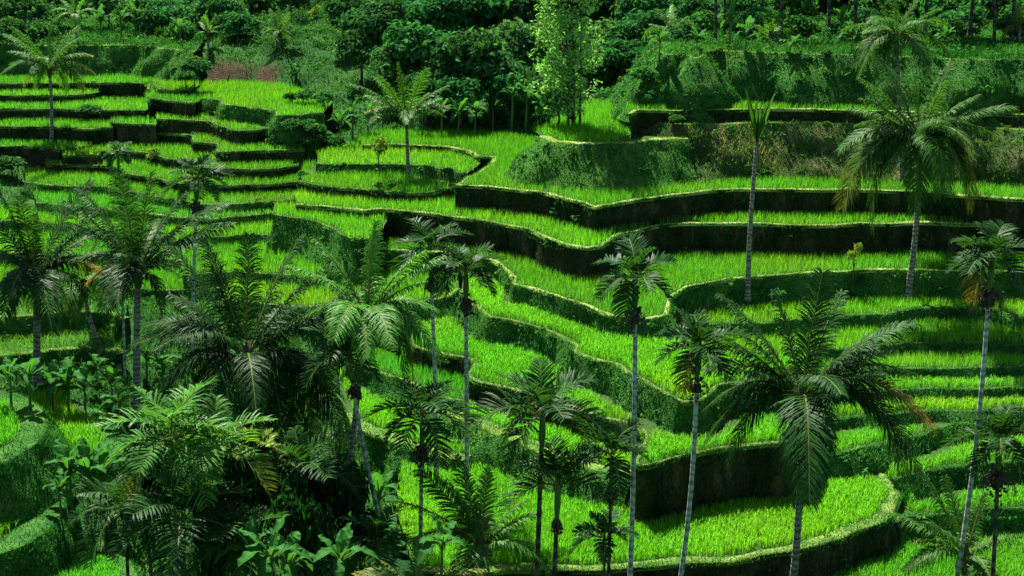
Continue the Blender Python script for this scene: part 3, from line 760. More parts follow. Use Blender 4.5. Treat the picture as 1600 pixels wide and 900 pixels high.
def fronds_auto(root, c0, n, Lf, rng, kind, lo=-40, hi=88, old=2, col=PAL_G, oldcol=PAL_Y):
    off = rng.uniform(0, 6.28)
    for i in range(n):
        q = i / max(1, n - 1); e = math.radians(hi + (lo - hi) * q**0.85); az = off + i * 2.39996 + rng.normal(0, 0.15)
        h = np.array([math.cos(az), math.sin(az), 0]); L = Lf * rng.uniform(0.85, 1.08) * (0.8 if q < 0.1 else 1)
        e1 = min(math.radians(89), e + math.radians(22)); e2 = e - math.radians(14 if kind == 'coco' else 20)
        p1 = c0 + L * 0.5 * (h * math.cos(e1) + UP * math.sin(e1)); p2 = c0 + L * 0.95 * (h * math.cos(e2) + UP * math.sin(e2))
        tip = oldcol if i >= n - old else None
        link("frond", frond_mesh(c0 + h * 0.08 + UP * 0.05, p1, p2, rng, kind, col * rng.uniform(0.85, 1.15), tip), root)
def fronds_tips(root, c0, pxm, tips, rng, kind='coco', col=PAL_G):
    """fronds whose ends lie toward the listed offsets (photo pixels; a third entry: depth in m; a fourth: colour of the old tip)"""
    for tp in tips:
        dx, dy = tp[0] / pxm, -tp[1] / pxm
        if kind == 'coco' and dy > 2.2 and len(tips) > 1: dx = dx * 1.5 + rng.normal(0, 0.35); dy *= rng.uniform(0.82, 1.0)
        dz = tp[2] if len(tp) > 2 and tp[2] is not None else rng.normal(0, 0.9)
        d = np.array([dx, dz, dy]); L = np.linalg.norm(d); u = d / L
        lift = 1.05 if dy < 0.35 * L else 0.4
        p1 = c0 + L * 0.6 * unit(u * (1, 1, 1) + UP * lift)
        link("frond", frond_mesh(c0 + u * 0.08, p1, c0 + d, rng, kind, col * rng.uniform(0.85, 1.15), tp[3] if len(tp) > 3 else None), root)
def heart_part(root, c0, r, rng, col=(0.06, 0.045, 0.02)):
    g = Geo(); V, T = tube(np.array([c0 - UP * 0.55, c0 - UP * 0.2, c0 + UP * 0.15, c0 + UP * 0.5]), [r * 0.8, r * 1.5, r * 1.6, r * 0.4], 9); g.add(V, T, col)
    for k in range(9):
        a = rng.uniform(0, 6.28); h = np.array([math.cos(a), math.sin(a), 0])
        V, T = tube(np.array([c0 + h * r - UP * 0.1, c0 + h * r * 2.4 + UP * rng.uniform(-.3, .3), c0 + h * r * 3.6 - UP * rng.uniform(0, .5)]), [0.05, 0.035, 0.01], 4); g.add(V, T, np.array(col) * rng.uniform(0.8, 2.2))
    link("leaf_base", g.mesh("leaf_base", M_FRUIT), root)
def coconut_palm(label, cpx, Lf, tips=None, n=20, Y=None, base=None, via=None, bend=0.0, seed=1, nuts=0, col=PAL_G, lo=-40, hi=88, old=2, r=0.15, oldcol=PAL_Y, depth_n=6):
    rng = np.random.default_rng(seed)
    b, c = stand(cpx, Y, base, via)
    root = empty("coconut_palm", b, label, "palm tree", "coconut palms standing among the terraces")
    trunk_part(root, b, c, r, r * 0.72, M_COCO, bend, rng)
    c0 = c - b; pxm = FPX / project(c)[2][0]
    heart_part(root, c0, r * 0.8, rng)
    if tips:
        fronds_tips(root, c0, pxm, tips, rng, 'coco', col)
        for k in range(depth_n):                             # fronds toward and away from the viewer
            s = 1 if k % 2 else -1
            fronds_tips(root, c0, pxm, [(rng.normal(0, 0.2) * Lf * pxm, rng.uniform(-0.35, 0.45) * Lf * pxm, s * Lf * rng.uniform(0.6, 0.85))], rng, 'coco', col)
    else: fronds_auto(root, c0, n, Lf, rng, 'coco', lo, hi, old, col, oldcol)
    if nuts:
        g = Geo(); V, T = ico(c0 - UP * 0.4, 0.24, rng); g.add(V, T, (0.05, 0.045, 0.02))
        for k in range(nuts):
            a = rng.uniform(0, 6.28); V, T = ico(c0 + np.array([math.cos(a) * .32, math.sin(a) * .32, rng.uniform(-.65, -.2)]), 0.13, rng); g.add(V, T, (0.10, 0.11, 0.03))
        link("coconut_bunch", g.mesh("coconut_bunch", M_FRUIT, True), root)
    return root
def areca_palm(label, cpx, Lf, Y=None, base=None, via=None, n=10, bend=0.0, seed=1, fruit=0, tips=None, col=PAL_D, r=0.085, old=0, lo=-28, oldcol=PAL_O, mat=None, hi=80):
    rng = np.random.default_rng(seed)
    b, c = stand(cpx, Y, base, via)
    root = empty("areca_palm", b, label, "palm tree", "slender areca palms")
    ax = unit(c - b); c_s = c - ax * 0.9
    trunk_part(root, b, c_s, r, r * 0.8, mat or M_ARECA, bend, rng, 1.3)
    c0 = c - b; pxm = FPX / project(c)[2][0]
    V, T = tube(np.array([c0 - ax * 0.95, c0 - ax * 0.6, c0 - ax * 0.2, c0 + ax * 0.25]), [r * 0.85, r * 1.25, r * 1.05, r * 0.5], 9)
    g = Geo(); g.add(V, T, (0.06, 0.12, 0.03)); link("crownshaft", g.mesh("crownshaft", M_STALK, True), root)
    if tips: fronds_tips(root, c0, pxm, tips, rng, 'areca', col)
    else: fronds_auto(root, c0, n, Lf, rng, 'areca', lo, hi, old, col, oldcol)
    if fruit:
        g = Geo(); fc = c0 - ax * 1.15
        V, T = ico(fc - UP * 0.1, 0.17 * fruit, rng); g.add(V * (1, 1, 1), T, (0.025, 0.017, 0.01))
        for k in range(70):
            d = rng.normal(0, 1, 3) * (0.10, 0.10, 0.17) * fruit; V, T = ico(fc + d - UP * 0.1, 0.05, rng); g.add(V, T, np.array((0.035, 0.022, 0.012)) * rng.uniform(0.6, 1.8))
        for k in range(16):
            a = rng.uniform(0, 6.28); h = np.array([math.cos(a), math.sin(a), 0]) * fruit
            V, T = tube(np.array([fc + UP * 0.25, fc + h * 0.28, fc + h * 0.36 - UP * rng.uniform(.3, .65) * fruit]), [0.02, 0.014, 0.006], 3); g.add(V, T, (0.05, 0.04, 0.02))
        link("fruit_bunch", g.mesh("fruit_bunch", M_FRUIT), root)
    return root
def banana_leaf_mesh(rng, L, droop, col):
    n = 11; t = np.linspace(0, 1, n)
    p1 = np.array([L * 0.35, 0, L * 0.6]); p2 = np.array([L * (0.75 + 0.15 * droop), 0, L * (0.65 - 0.9 * droop)])
    P, Tn = bez(np.zeros(3), p1, p2, t)
    w = 0.17 * L * np.where(t < 0.14, 0.06, np.clip(np.sin(np.pi * np.clip((t - 0.1) / 0.93, 0, 1))**0.55, 0, 1)); w[-1] = 0.01
    S = np.array([0, 1.0, 0]); N = np.cross(Tn, S) * -1
    N *= np.where(N[:, 2:] < 0, -1, 1)
    V = np.stack([P - S * w[:, None] + N * (w * 0.35 * rng.uniform(-.6, 1.2, n))[:, None], P, P + S * w[:, None] + N * (w * 0.35 * rng.uniform(-.6, 1.2, n))[:, None]], 1).reshape(-1, 3)
    g = Geo(); C = np.tile(np.array([col * 0.95, col * 1.5, col * 1.0]), (n, 1)) * np.repeat(rng.uniform(0.92, 1.08, (n, 1)), 3, 0)
    g.add(V, grid_tris(n, 3), C)
    V, T = tube(P[:6], np.linspace(0.035, 0.012, 6), 4); g.add(V, T, (0.14, 0.22, 0.05))
    return g.mesh("banana_leaf", M_BANANA)
BAN_C = np.array((0.030, 0.125, 0.022))
_r = np.random.default_rng(5)
BAN_LEAVES = [banana_leaf_mesh(_r, 1.0, d, BAN_C * m) for d, m in ((0.0, 1.2), (0.15, 1.1), (0.35, 1.0), (0.5, 1.0), (0.7, 0.9), (0.95, 0.85), (0.25, 1.15), (1.1, 0.8))]
_g = Geo(); _V, _T = tube(np.array([(0, 0, -.3), (0, 0, .3), (.03, 0, .7), (.02, 0, 1.0)]), [.075, .062, .05, .03], 7); _g.add(_V, _T, (0.07, 0.11, 0.035))
BAN_STEM = _g.mesh("stem", M_STALK, True)
def banana(label, p, h=1.6, L=1.5, n=7, seed=1, tall=None):
    rng = np.random.default_rng(seed)
    root = empty("banana_plant", p, label, "banana plant", "banana plants around the terraces")
    s = link("stem", BAN_STEM, root); s.scale = (h / 1.4, h / 1.4, h)
    off = rng.uniform(0, 6.28)
    for k in range(n):
        q = k / (n - 1)
        o = link("leaf", BAN_LEAVES[min(5, int(q * 5.9)) if k else 0], root); l = L * rng.uniform(0.8, 1.15)
        o.location = (0.02 * h, 0, h * (0.99 - 0.12 * q)); o.rotation_euler = (0, rng.uniform(-.15, .15) - (0.45 if k == 0 else 0.15 * (1 - q)), off + k * 2.4 + rng.normal(0, .2)); o.scale = (l, l * rng.uniform(.85, 1.15), l)
    return root
def leaf_cards(P, N, size, col, rng):
    """folded leaf of two triangles at each P facing about N"""
    n = len(P); N = unit(N + rng.normal(0, 0.55, (n, 3)))
    a = unit(np.cross(N, rng.normal(0, 1, (n, 3)))); b = np.cross(N, a)
    s = (size * rng.uniform(0.6, 1.3, n))[:, None]
    V = np.stack([P - a * s * 0.6, P + b * s * 0.32 + N * s * 0.08, P + a * s * 0.6 - N * s * 0.12, P - b * s * 0.32 + N * s * 0.08], 1).reshape(-1, 3)
    k = np.arange(n)[:, None] * 4
    return V, np.concatenate([k + [0, 1, 2], k + [0, 2, 3]], 0), np.repeat(col * rng.uniform(0.75, 1.25, (n, 1)), 4, 0)
def crown_mesh(seed, lobes, per, size, col, shape=(1, 1, 0.85), lobe_r=0.36, fill=0.75, mat=None):
    rng = np.random.default_rng(seed); g = Geo(); cs = []
    for k in range(lobes):
        d = unit(rng.normal(0, 1, 3)); d[2] = abs(d[2]) * 1.0 - 0.28
        cpos = d * rng.uniform(0.45, 1.0)**0.6 * fill * np.array(shape); r = lobe_r * rng.uniform(0.6, 1.2); cs.append(cpos)
        e = unit(rng.normal(0, 1, (per, 3))); e[:, 2] = np.where(e[:, 2] < -0.35, -e[:, 2], e[:, 2])
        P = cpos + e * r * (rng.uniform(0.25, 1.0, (per, 1))**0.5) * np.array((1.15, 1.15, 0.75)) + 0.06 * rng.normal(0, 1, (per, 3))
        c = col * rng.uniform(0.8, 1.25) * np.array((rng.uniform(0.85, 1.35), 1, 1))
        V, T, C = leaf_cards(P, e + UP * 0.5, size, c, rng); g.add(V, T, C)
    return g.mesh("crown", mat or M_TREE), np.array(cs)
TREE_C = np.array((0.026, 0.130, 0.036))
CROWNS = [crown_mesh(20 + k, 16, 210, 0.16, TREE_C * m * np.array((1 + .08 * k, 1, 1))) for k, m in enumerate((1.0, 0.85, 1.15, 0.95, 1.1))]
BUSHES = [crown_mesh(40 + k, 9, 110, 0.24, np.array((0.035, 0.145, 0.032)) * m, (1, 1, 0.9), 0.42, 0.6) for k, m in enumerate((1.0, 1.3, 0.8))]
LIGHT = [crown_mesh(60 + k, 12, 46, 0.17, np.array((0.14, 0.25, 0.04)) * m, (0.8, 0.8, 1.1), 0.30, 0.85) for k, m in enumerate((1.0, 1.15))]
def trunk_limbs(base, cz, rx, cs, rz, rng, r):
    g = Geo(); top = np.array([0, 0, cz]); n = 9; t = np.linspace(0, 1, n)
    P, _ = bez(np.array([0, 0, -0.5]), np.array([rng.normal(0, .25), rng.normal(0, .25), cz * 0.5]), top, t)
    V, T = tube(P, r * (1 - 0.6 * t) * (1 + 0.5 * np.exp(-t * 9)), 7); g.add(V, T)
    for k in rng.permutation(len(cs))[:6]:
        e = cs[k] * (rx, rx, rz) + top; s = P[int(n * rng.uniform(0.5, 0.85))]
        Q, _ = bez(s, (s + e) / 2 + UP * 0.2 * rx, e, np.linspace(0, 1, 5)); V, T = tube(Q, np.linspace(r * 0.35, r * 0.08, 5), 5); g.add(V, T)
    return g.mesh("trunk", M_BARK, True)
def tree(label, px, py, rpx, Y, kind='tree', rz=0.85, group="trees of the forest behind the terraces", base=None, seed=1, cat="tree", name="broadleaf_tree", r=0.14):
    rng = np.random.default_rng(seed)
    if base is not None: b = hit(*base); c = at_y(px, py, b[1])
    elif cat == 'shrub':                                      # a shrub sits on the ground seen just below it
        b = hit(px, py + rpx * 0.7); c = at_y(px, py, b[1])
    else: c = at_y(px, py, Y); b = np.array([c[0], c[1], ground(c[0], c[1])])
    R = rpx * project(c)[2][0] / FPX
    me, cs = {'tree': CROWNS, 'bush': BUSHES, 'light': LIGHT}[kind][seed % {'tree': 5, 'bush': 3, 'light': 2}[kind]]
    cz = max(c[2] - b[2], R * 0.5)
    root = empty(name, b, label, cat, group)
    link("trunk", trunk_limbs(b, cz, R, cs, R * rz, rng, min(r, R * 0.09)), root)
    o = link("crown", me, root); o.location = (0, 0, cz); o.scale = (R, R, R * rz); o.rotation_euler = (0, 0, rng.uniform(0, 6.28))
    return root

# ------------------------------------------------------------------ coconut palms
Yt, Ot = PAL_Y, PAL_O
coconut_palm("lone coconut palm with yellowing leaf tips above the far shaded steps", (77,110), 3.0, base=(80,221), seed=1, r=0.13, bend=0.15, col=PAL_G*1.5,
    tips=[(-72,4),(-66,-28),(-48,-58),(-22,-76),(4,-76),(28,-66),(50,-50),(68,-22,.2,Yt),(72,4,-.3,Yt),(56,30,-.5,Yt),(20,36),(-30,30),(-64,-8),(-45,25,.5,Yt)])
coconut_palm("short coconut palm with dotted dark trunk in front of the forest", (635,188), 3.4, base=(638,277), seed=2, r=0.11, col=PAL_G*1.35,
    tips=[(-66,-36),(-46,-66),(-22,-84),(0,-92),(20,-86),(44,-62),(56,-36),(66,-22,-.4,(0.3,0.22,0.16)),(60,-4),(-62,-14,-.4,(0.3,0.22,0.16)),(-56,2),(-30,-72),(34,-42)])
coconut_palm("coconut palm on the dark bank with its crown touching a bigger crown below", (1402,62), 3.2, Y=78.0, via=(1404,110), seed=3, r=0.12, col=PAL_G*1.2,
    tips=[(-60,-32),(-34,-63),(-6,-76),(34,-69),(57,-48),(83,-21),(64,6),(53,34),(-63,12,0,Yt),(-67,53),(-34,57),(-12,53),(-57,-12),(-80,-10,1.2),(70,-20,1.4),(-20,30,-1.6),(30,20,-1.5),(-70,40,-1),(84,30,-.9)])
coconut_palm("tall coconut palm with nuts and drooping yellow-tipped leaves on pale ringed trunk", (1437,222), 4.6, base=(1418,456), seed=4, nuts=12, r=0.155, bend=0.3, col=PAL_G*1.05,
    tips=[(-132,9),(-121,103,-.5,Yt),(-96,-69),(-69,-103),(-36,-130),(0,-125),(34,-125),(52,-81),(85,-69),(121,-63),(118,-9),(67,13),(99,83,.3,Ot),(83,103,-.3,Yt),(56,65),(-11,103,-1.2),(-69,134,-.4),(-40,67),(-110,-50),(22,-103),(-90,-20,1.5),(88,-25,1.6),(-60,40,-1.5),(66,70,-1.2),(20,80,-1.4),(-110,50,-.8),(112,34,-.6)])
def spear_palm(label, cpx, base, seed):
    rng = np.random.default_rng(seed); b, c = stand(cpx, None, base)
    root = empty("coconut_palm", b, label, "palm tree", "coconut palms standing among the terraces")
    trunk_part(root, b, c, 0.125, 0.085, M_COCO, -0.15, rng, 1.7); c0 = c - b; pxm = FPX / project(c)[2][0]
    V, T = tube(np.array([c0 - UP * 1.2, c0, c0 + UP * 0.6]), [0.11, 0.09, 0.05], 8); g = Geo(); g.add(V, T, (0.06, 0.11, 0.03)); link("crownshaft", g.mesh("crownshaft", M_STALK, True), root)
    for dx, dy, dz in ((-20, -84, .2), (23, -78, -.2), (5, -58, .3), (13, -68, -.3), (-4, -66, .1), (17, -48, .4), (-9, -40, -.3)):
        p2 = c0 + np.array([dx / pxm, dz, -dy / pxm]); p1 = c0 * 0.5 + p2 * 0.5 - np.array([dx / pxm * .12, 0, 0])
        g = Geo(); t = np.linspace(0, 1, 9); P, Tn = bez(c0, p1, p2, t); s = np.array([1, .3, 0]); w = (0.13 * np.sin(np.pi * np.clip(t * .9 + .06, 0, 1)))[:, None]
        for sg, of in ((1, .05), (-1, -.05)):
            V = np.stack([P, P + s * w * sg + np.array([0, of, -.03]), P + s * w * sg * 0.6 + np.array([0, of * 3, -.06])], 1).reshape(-1, 3); g.add(V, grid_tris(9, 3), PAL_G * 1.4)
        link("frond", g.mesh("frond", M_PALM), root)
spear_palm("tall bare palm with only a few folded upright leaves at its top", (1183,222), (1168,456), 5)
coconut_palm("coconut palm with dark straight trunk at the valley's edge beside the banana row", (57,436), 4.4, Y=60, via=(56,600), seed=6, r=0.17, col=PAL_D*1.15,
    tips=[(-72,-60),(-58,-122),(-30,-165),(0,-178),(30,-168),(62,-130),(88,-82),(112,-30),(100,16),(-82,0),(-62,34),(45,44),(-30,62),(84,-58),(112,-8,0,Ot),(-90,-30),(10,-120)])
coconut_palm("bushy coconut palm with broad feathery crown between two other coconut palms", (215,428), 4.6, Y=58, via=(213,600), seed=7, r=0.17, col=PAL_D*1.15,
    tips=[(-92,-80),(-70,-132),(-30,-172),(0,-186),(26,-176),(62,-132),(82,-84),(96,-40),(62,10),(-102,-22),(-82,16,0,Ot),(-40,52,0,(0.25,.2,.08)),(40,62),(-56,-150),(84,-130),(105,-90)])
coconut_palm("leaning young coconut palm with orange-tipped leaves and a slanting trunk", (131,446), 2.6, base=(158,536), seed=8, r=0.11, bend=-0.2, col=PAL_G*1.3,
    tips=[(-62,-16),(-44,-62),(20,-74),(56,-34),(64,12,0,Ot),(48,22,0,Ot),(-30,12),(0,-54),(-66,8,0,Yt)])
coconut_palm("largest dark coconut palm with long arching fronds over the gully", (385,562), 4.6, Y=49, via=(383,720), seed=9, r=0.19, col=PAL_D*0.95, depth_n=6,
    tips=[(0,-228,.5),(86,-168,.3),(128,-112,.6),(160,84,-.8),(156,132,-.5),(58,152,-1.2),(110,142,-.8),(-182,-18,.3),(-162,-46,.6),(-156,82,-.5),(-146,64,-.9),(-46,54,-2.6),(-122,-96,.7),(-76,-182,.5),(-30,-216,1),(44,-200,1),(132,-60,.6),(-96,132,-.5),(24,132,-1.4)])
coconut_palm("light feathery coconut palm behind the leaning bare trunk", (573,496), 3.8, Y=48, via=(549,700), seed=10, r=0.11, col=PAL_G*1.7,
    tips=[(-6,-168),(-42,-142),(46,-132),(96,-128),(-76,-62),(-70,-112),(92,-62),(112,-10),(118,50),(70,112,0,Yt),(62,92),(-52,22),(-92,0),(-60,62),(14,-150)])
coconut_palm("big spreading coconut palm rooted in the broad lowest terrace", (1252,622), 4.8, Y=46, via=(1239,850), seed=11, r=0.135, nuts=6, bend=0.25, col=PAL_D*1.2,
    tips=[(8,-198,.6),(-32,-188,.9),(-92,-172,.3),(-118,-112,.5),(-150,-42,.2),(-152,66,-.4),(-116,102,-.6),(8,132,-1.7),(142,-72,.3),(128,-122,.5),(182,-32,.3),(206,44,-.2,Ot),(186,116,-.6),(168,132,-.4),(120,-52,-1),(-62,-150,-.5),(52,-172,1),(-100,-62,-1.2),(80,-112,-.6),(-146,24,.5)])
coconut_palm("low young palm with upright and one yellowish arching frond at the rice edge", (752,856), 3.2, Y=43.5, via=(752,900), seed=12, r=0.12, depth_n=4, col=PAL_G*1.1,
    tips=[(-20,-146),(-60,-116),(-132,-84,-.3,Yt),(10,-112),(70,-76),(92,-62),(-104,-16,0,Yt),(62,-20),(-40,-92),(104,12),(-8,-130)])
coconut_palm("palm top with pale yellow fronds cut by the picture's lower edge", (650,930), 2.6, Y=41.5, via=(650,990), seed=13, r=0.12, depth_n=2, col=PAL_G*1.5,
    tips=[(-94,-34,0,Yt),(-52,-58,0,Yt),(0,-66),(62,-52,0,Yt),(104,-42,0,Yt),(40,-34)])
coconut_palm("small drooping palm under the slanting areca trunk", (1508,872), 3.0, Y=46, via=(1508,960), seed=14, r=0.12, depth_n=3, col=PAL_G*1.05,
    tips=[(-128,-62),(-92,-92),(-80,-30,0,Yt),(62,-66),(92,-20),(-32,-132),(-62,-142),(30,-100),(-100,10)])
coconut_palm("small palm among bushes on the upper hill beside a low shrub", (436,52), 2.0, Y=117, via=(438,80), seed=15, r=0.09, depth_n=2, col=PAL_G*1.3,
    tips=[(-30,-22),(-24,0),(0,-40),(22,-34),(32,-8),(14,-40),(-16,-36),(28,6)])
coconut_palm("small bright palm on the wooded slope over the red earth scar", (325,52), 1.8, Y=118, via=(326,80), seed=16, r=0.09, depth_n=2, col=PAL_G*1.6,
    tips=[(-24,10),(-18,-16),(0,-30),(20,-12),(24,8),(-6,-26),(10,-24)])
coconut_palm("sunlit yellow-green palm at the wood's edge over the lone coconut palm", (118,24), 2.3, Y=116, via=(120,60), seed=17, r=0.09, depth_n=2, col=PAL_G*2.0,
    tips=[(-36,-8),(-26,-24),(-6,-34),(18,-26),(34,-6),(28,12),(-30,10)])
coconut_palm("palm with pale arching fronds at the shelf's corner by the dark forest", (1048,52), 2.3, Y=95, via=(1052,90), seed=18, r=0.1, depth_n=2, col=PAL_G*1.7,
    tips=[(-38,10),(-34,-14),(-14,-30),(6,-40),(26,-26),(38,-4),(30,22),(-26,26,0,Yt)])
coconut_palm("shaggy small palm with pale fronds on the grassy shelf", (1203,62), 2.4, Y=92, via=(1205,90), seed=19, r=0.1, depth_n=3, col=PAL_G*1.35,
    tips=[(-36,-6),(-30,-26),(-8,-42),(12,-44),(30,-24),(42,0),(34,22,0,Yt),(-30,20,0,Yt),(8,26)])
coconut_palm("palm with sunlit bent fronds where the shelf leaves the picture", (1592,40), 2.4, Y=92, via=(1594,90), seed=20, r=0.1, depth_n=2, col=PAL_G*1.6,
    tips=[(-30,-24),(-36,0),(-24,24,0,Yt),(-6,-34),(20,-28),(34,0)])
# ------------------------------------------------------------------ areca palms
areca_palm("dark areca palm with ragged round crown above the feathery coconut palms", (308,282), 1.55, Y=64, via=(306,340), seed=31, n=13, fruit=1.1)
areca_palm("taller of the pair of slim areca palms with broad dark crown", (672,392), 1.75, Y=54, via=(681,740), seed=32, n=12, fruit=0.8, bend=0.1)
areca_palm("areca palm of the slim pair with a big brown fruit cluster", (728,425), 1.5, Y=52, via=(729,680), seed=33, n=11, fruit=1.3)
areca_palm("lone areca palm on a long white stem before the diagonal terraces", (993,436), 1.5, Y=45, via=(984,860), seed=34, n=11, fruit=1.2, col=PAL_D*1.15, bend=0.12)
areca_palm("areca palm with curved slanting stem touching the big coconut palm's fronds", (1093,545), 1.6, Y=45, via=(1062,860), seed=35, n=12, fruit=1.25, bend=0.3, old=1)
areca_palm("areca palm with an orange dead frond on a long slanting stem", (1551,405), 1.65, Y=45.5, via=(1494,860), seed=36, n=12, fruit=1.5, bend=0.35, old=1)
areca_palm("shaggy areca palm between the leaning trunk and the slim pair", (660,650), 1.7, Y=45, via=(656,880), seed=37, n=12, fruit=1.2, r=0.07)
areca_palm("black silhouetted areca palm with wide star-shaped crown", (848,648), 2.15, Y=43, via=(840,870), seed=38, n=12, fruit=0.0, r=0.085, mat=M_BARK)
areca_palm("short areca palm with stiff upright fronds beside the star-shaped crown", (872,760), 1.9, Y=42.5, via=(867,880), seed=39, n=9, lo=5, hi=86, fruit=0.5, r=0.08, mat=M_BARK)
areca_palm("small areca palm with bright upright leaves next to the white stem", (956,712), 1.5, Y=43, via=(951,880), seed=40, n=9, lo=-15, fruit=0.6, r=0.06, mat=M_BARK)
areca_palm("dark fruiting areca palm at the bright corner terrace", (1562,690), 1.6, Y=44.5, via=(1551,880), seed=41, n=12, fruit=1.7, r=0.08, mat=M_BARK)
areca_palm("knee-high dark areca palm below the small upright-leaved one", (944,842), 1.15, Y=43, via=(944,890), seed=42, n=9, lo=-10, fruit=0.0, r=0.05, mat=M_BARK)
areca_palm("sunlit yellow-green clump palm with arching fronds by the banana clump", (268,690), 2.3, Y=41, via=(275,860), seed=43, lo=-30, fruit=0.0, r=0.07, col=np.array((0.06,0.19,0.03)), oldcol=PAL_Y, old=2, n=14)
areca_palm("yellow-tipped clump palm with curling pale fronds under the largest coconut palm", (338,705), 1.9, Y=41, via=(330,860), seed=44, n=10, lo=-35, fruit=0.0, r=0.07, col=np.array((0.07,0.19,0.03)), oldcol=PAL_Y, old=3)
areca_palm("dark lower clump palm with fan of drooping fronds", (285,815), 2.3, Y=39.5, via=(287,900), seed=45, n=12, lo=-25, fruit=0.0, r=0.08, col=PAL_D*1.0, mat=M_BARK)
areca_palm("small yellow-green palm in the gully beside the clump palms", (408,706), 1.0, Y=45, via=(408,760), seed=46, n=10, fruit=0.0, r=0.05, col=np.array((0.13,0.20,0.03)), oldcol=PAL_Y)
areca_palm("areca palm whose bare stem leans down toward the dark gully", (541,556), 1.6, Y=47, via=(610,840), seed=47, n=13, fruit=0.7, r=0.08, bend=-0.35)
areca_palm("little areca palm with bright top among the spur's lower steps", (184,242), 1.0, Y=78, via=(186,275), seed=48, n=9, fruit=0.6, r=0.06, col=PAL_D*1.5)
areca_palm("thin pale areca stem behind the bushy coconut palm", (190,404), 1.3, Y=62, via=(193,520), seed=49, n=9, fruit=0.0, r=0.06)
areca_palm("dark clump palm crowding behind the near banana clump", (196,800), 1.8, Y=41.5, via=(198,860), seed=50, n=12, lo=-30, r=0.06, col=PAL_D*1.2, mat=M_BARK)
areca_palm("dark clump palm over the shade-tinted gully thicket", (470,735), 1.9, Y=45, via=(468,800), seed=51, n=12, lo=-35, r=0.06, col=PAL_D*1.1, mat=M_BARK)
areca_palm("dark clump palm beneath the lower fan of drooping fronds", (370,850), 1.8, Y=40, via=(371,900), seed=52, n=12, lo=-20, r=0.06, col=PAL_D*1.3, mat=M_BARK)
areca_palm("dark clump palm by the leaning stem's foot", (590,850), 1.5, Y=43.5, via=(590,900), seed=53, n=11, lo=-25, r=0.05, col=PAL_D*1.4, mat=M_BARK)
# ------------------------------------------------------------------ bare and slim trunks on the shelf
def slim_trunk(label, px, base_y, top_y, Y, r, seed, lean=0):
    """slim palm whose crown is above the frame"""
    rng = np.random.default_rng(seed); c = at_y(px + lean, -60, Y); v = at_y(px, base_y, Y)
    b = np.array([v[0], Y, ground(v[0], Y)]); root = empty("areca_palm", b, label, "palm tree", "slender areca palms")
    trunk_part(root, b, c, r, r * 0.75, M_BARK, 0.1, rng, 1.3); fronds_auto(root, c - b, 8, 1.4, rng, 'areca', -30, 80, 0, PAL_D)
slim_trunk("slim dark trunk nearest the lit grass rib on the shelf", 1117, 85, 0, 92, 0.10, 1)
slim_trunk("slim dark trunk standing just behind another on the shelf", 1131, 75, 0, 97, 0.09, 2)
slim_trunk("hair-thin stem between the slim trunks and the shaggy small palm", 1144, 70, 0, 99, 0.06, 3)
slim_trunk("trunk rising behind the shaggy small palm", 1190, 70, 0, 97, 0.08, 4)
slim_trunk("paired grey trunk in the shade beyond the shaggy small palm", 1294, 75, 0, 95, 0.12, 5)
slim_trunk("grey trunk on the shelf past the coconut palm of the dark bank", 1553, 85, 0, 93, 0.11, 6)
slim_trunk("pale stem in the wood above the low shrub", 453, 20, 0, 128, 0.10, 7)
# ------------------------------------------------------------------ single trees, saplings and shrubs
def tall_tree():
    rng = np.random.default_rng(88); b = hit(896, 199); root = empty("slender_tree", b, "tall slender tree with sunlit yellow-green leaves at the forest edge", "tree")
    pxm = FPX / project(b)[2][0]; g = Geo()
    for x0, x1, r in ((0, -12, .12), (-8, -26, .08), (10, 14, .08)):
        P, _ = bez(np.array([x0 / pxm, 0, -.4]), np.array([x0 / pxm, .2, 5]), np.array([x1 / pxm, 0, 11.0]), np.linspace(0, 1, 12)); V, T = tube(P, np.linspace(r, r * .3, 12), 7); g.add(V, T)
    tr = Geo(); col = np.array((0.19, 0.42, 0.11))
    for k in range(420):
        z = rng.uniform(0.9, 11.5); wd = 1.0 if z > 1.8 else 0.6
        cp_ = np.array([np.clip(rng.normal(-.45, .8), -2.2, 1.3) * wd, rng.normal(0, .8), z]); r = rng.uniform(.18, .45)
        e = unit(rng.normal(0, 1, (24, 3))); P = cp_ + e * r; V, T, C = leaf_cards(P, e + UP * .6, 0.19, col * rng.uniform(.75, 1.25), rng); tr.add(V, T, C)
        if k % 3 == 0:
            s = np.array([-.3 * z / 11, 0, z - 0.8]); Q, _ = bez(s, (s + cp_) / 2 + UP * .2, cp_, np.linspace(0, 1, 4)); V, T = tube(Q, [.04, .03, .02, .01], 4); g.add(V, T)
    link("trunk", g.mesh("trunk", M_BARK, True), root); link("crown", tr.mesh("crown", M_TREE), root)
tall_tree()
SH = "saplings and shrubs on the terraces"
tree("leafy tree with pale stem under the tall slender tree's branches", 868, 158, 26, None, 'bush', 1.2, "trees along the forest edge", base=(866,200), seed=3, r=0.1)
tree("light green sapling with round leaves on the bay terrace bank", 593, 234, 17, None, 'light', 1.7, SH, base=(594,275), seed=4, name="sapling", cat="sapling", r=0.06)
tree("thin sapling with a sparse top between the two tall trunks", 1330, 400, 15, None, 'light', 2.0, SH, base=(1333,460), seed=5, name="sapling", cat="sapling", r=0.05)
tree("knee-high shrub at the pointed terrace's back corner", 699, 268, 10, None, 'bush', 1.0, SH, base=(700,288), seed=6, name="shrub", cat="shrub", r=0.05)
tree("first of the dark little shrubs in the shadow by the bay terrace", 592, 290, 8, None, 'bush', 1.1, SH, base=(592,303), seed=7, name="shrub", cat="shrub", r=0.04)
tree("second dark little shrub beside its twin by the bay terrace", 614, 290, 8, None, 'bush', 1.1, SH, base=(614,303), seed=8, name="shrub", cat="shrub", r=0.04)
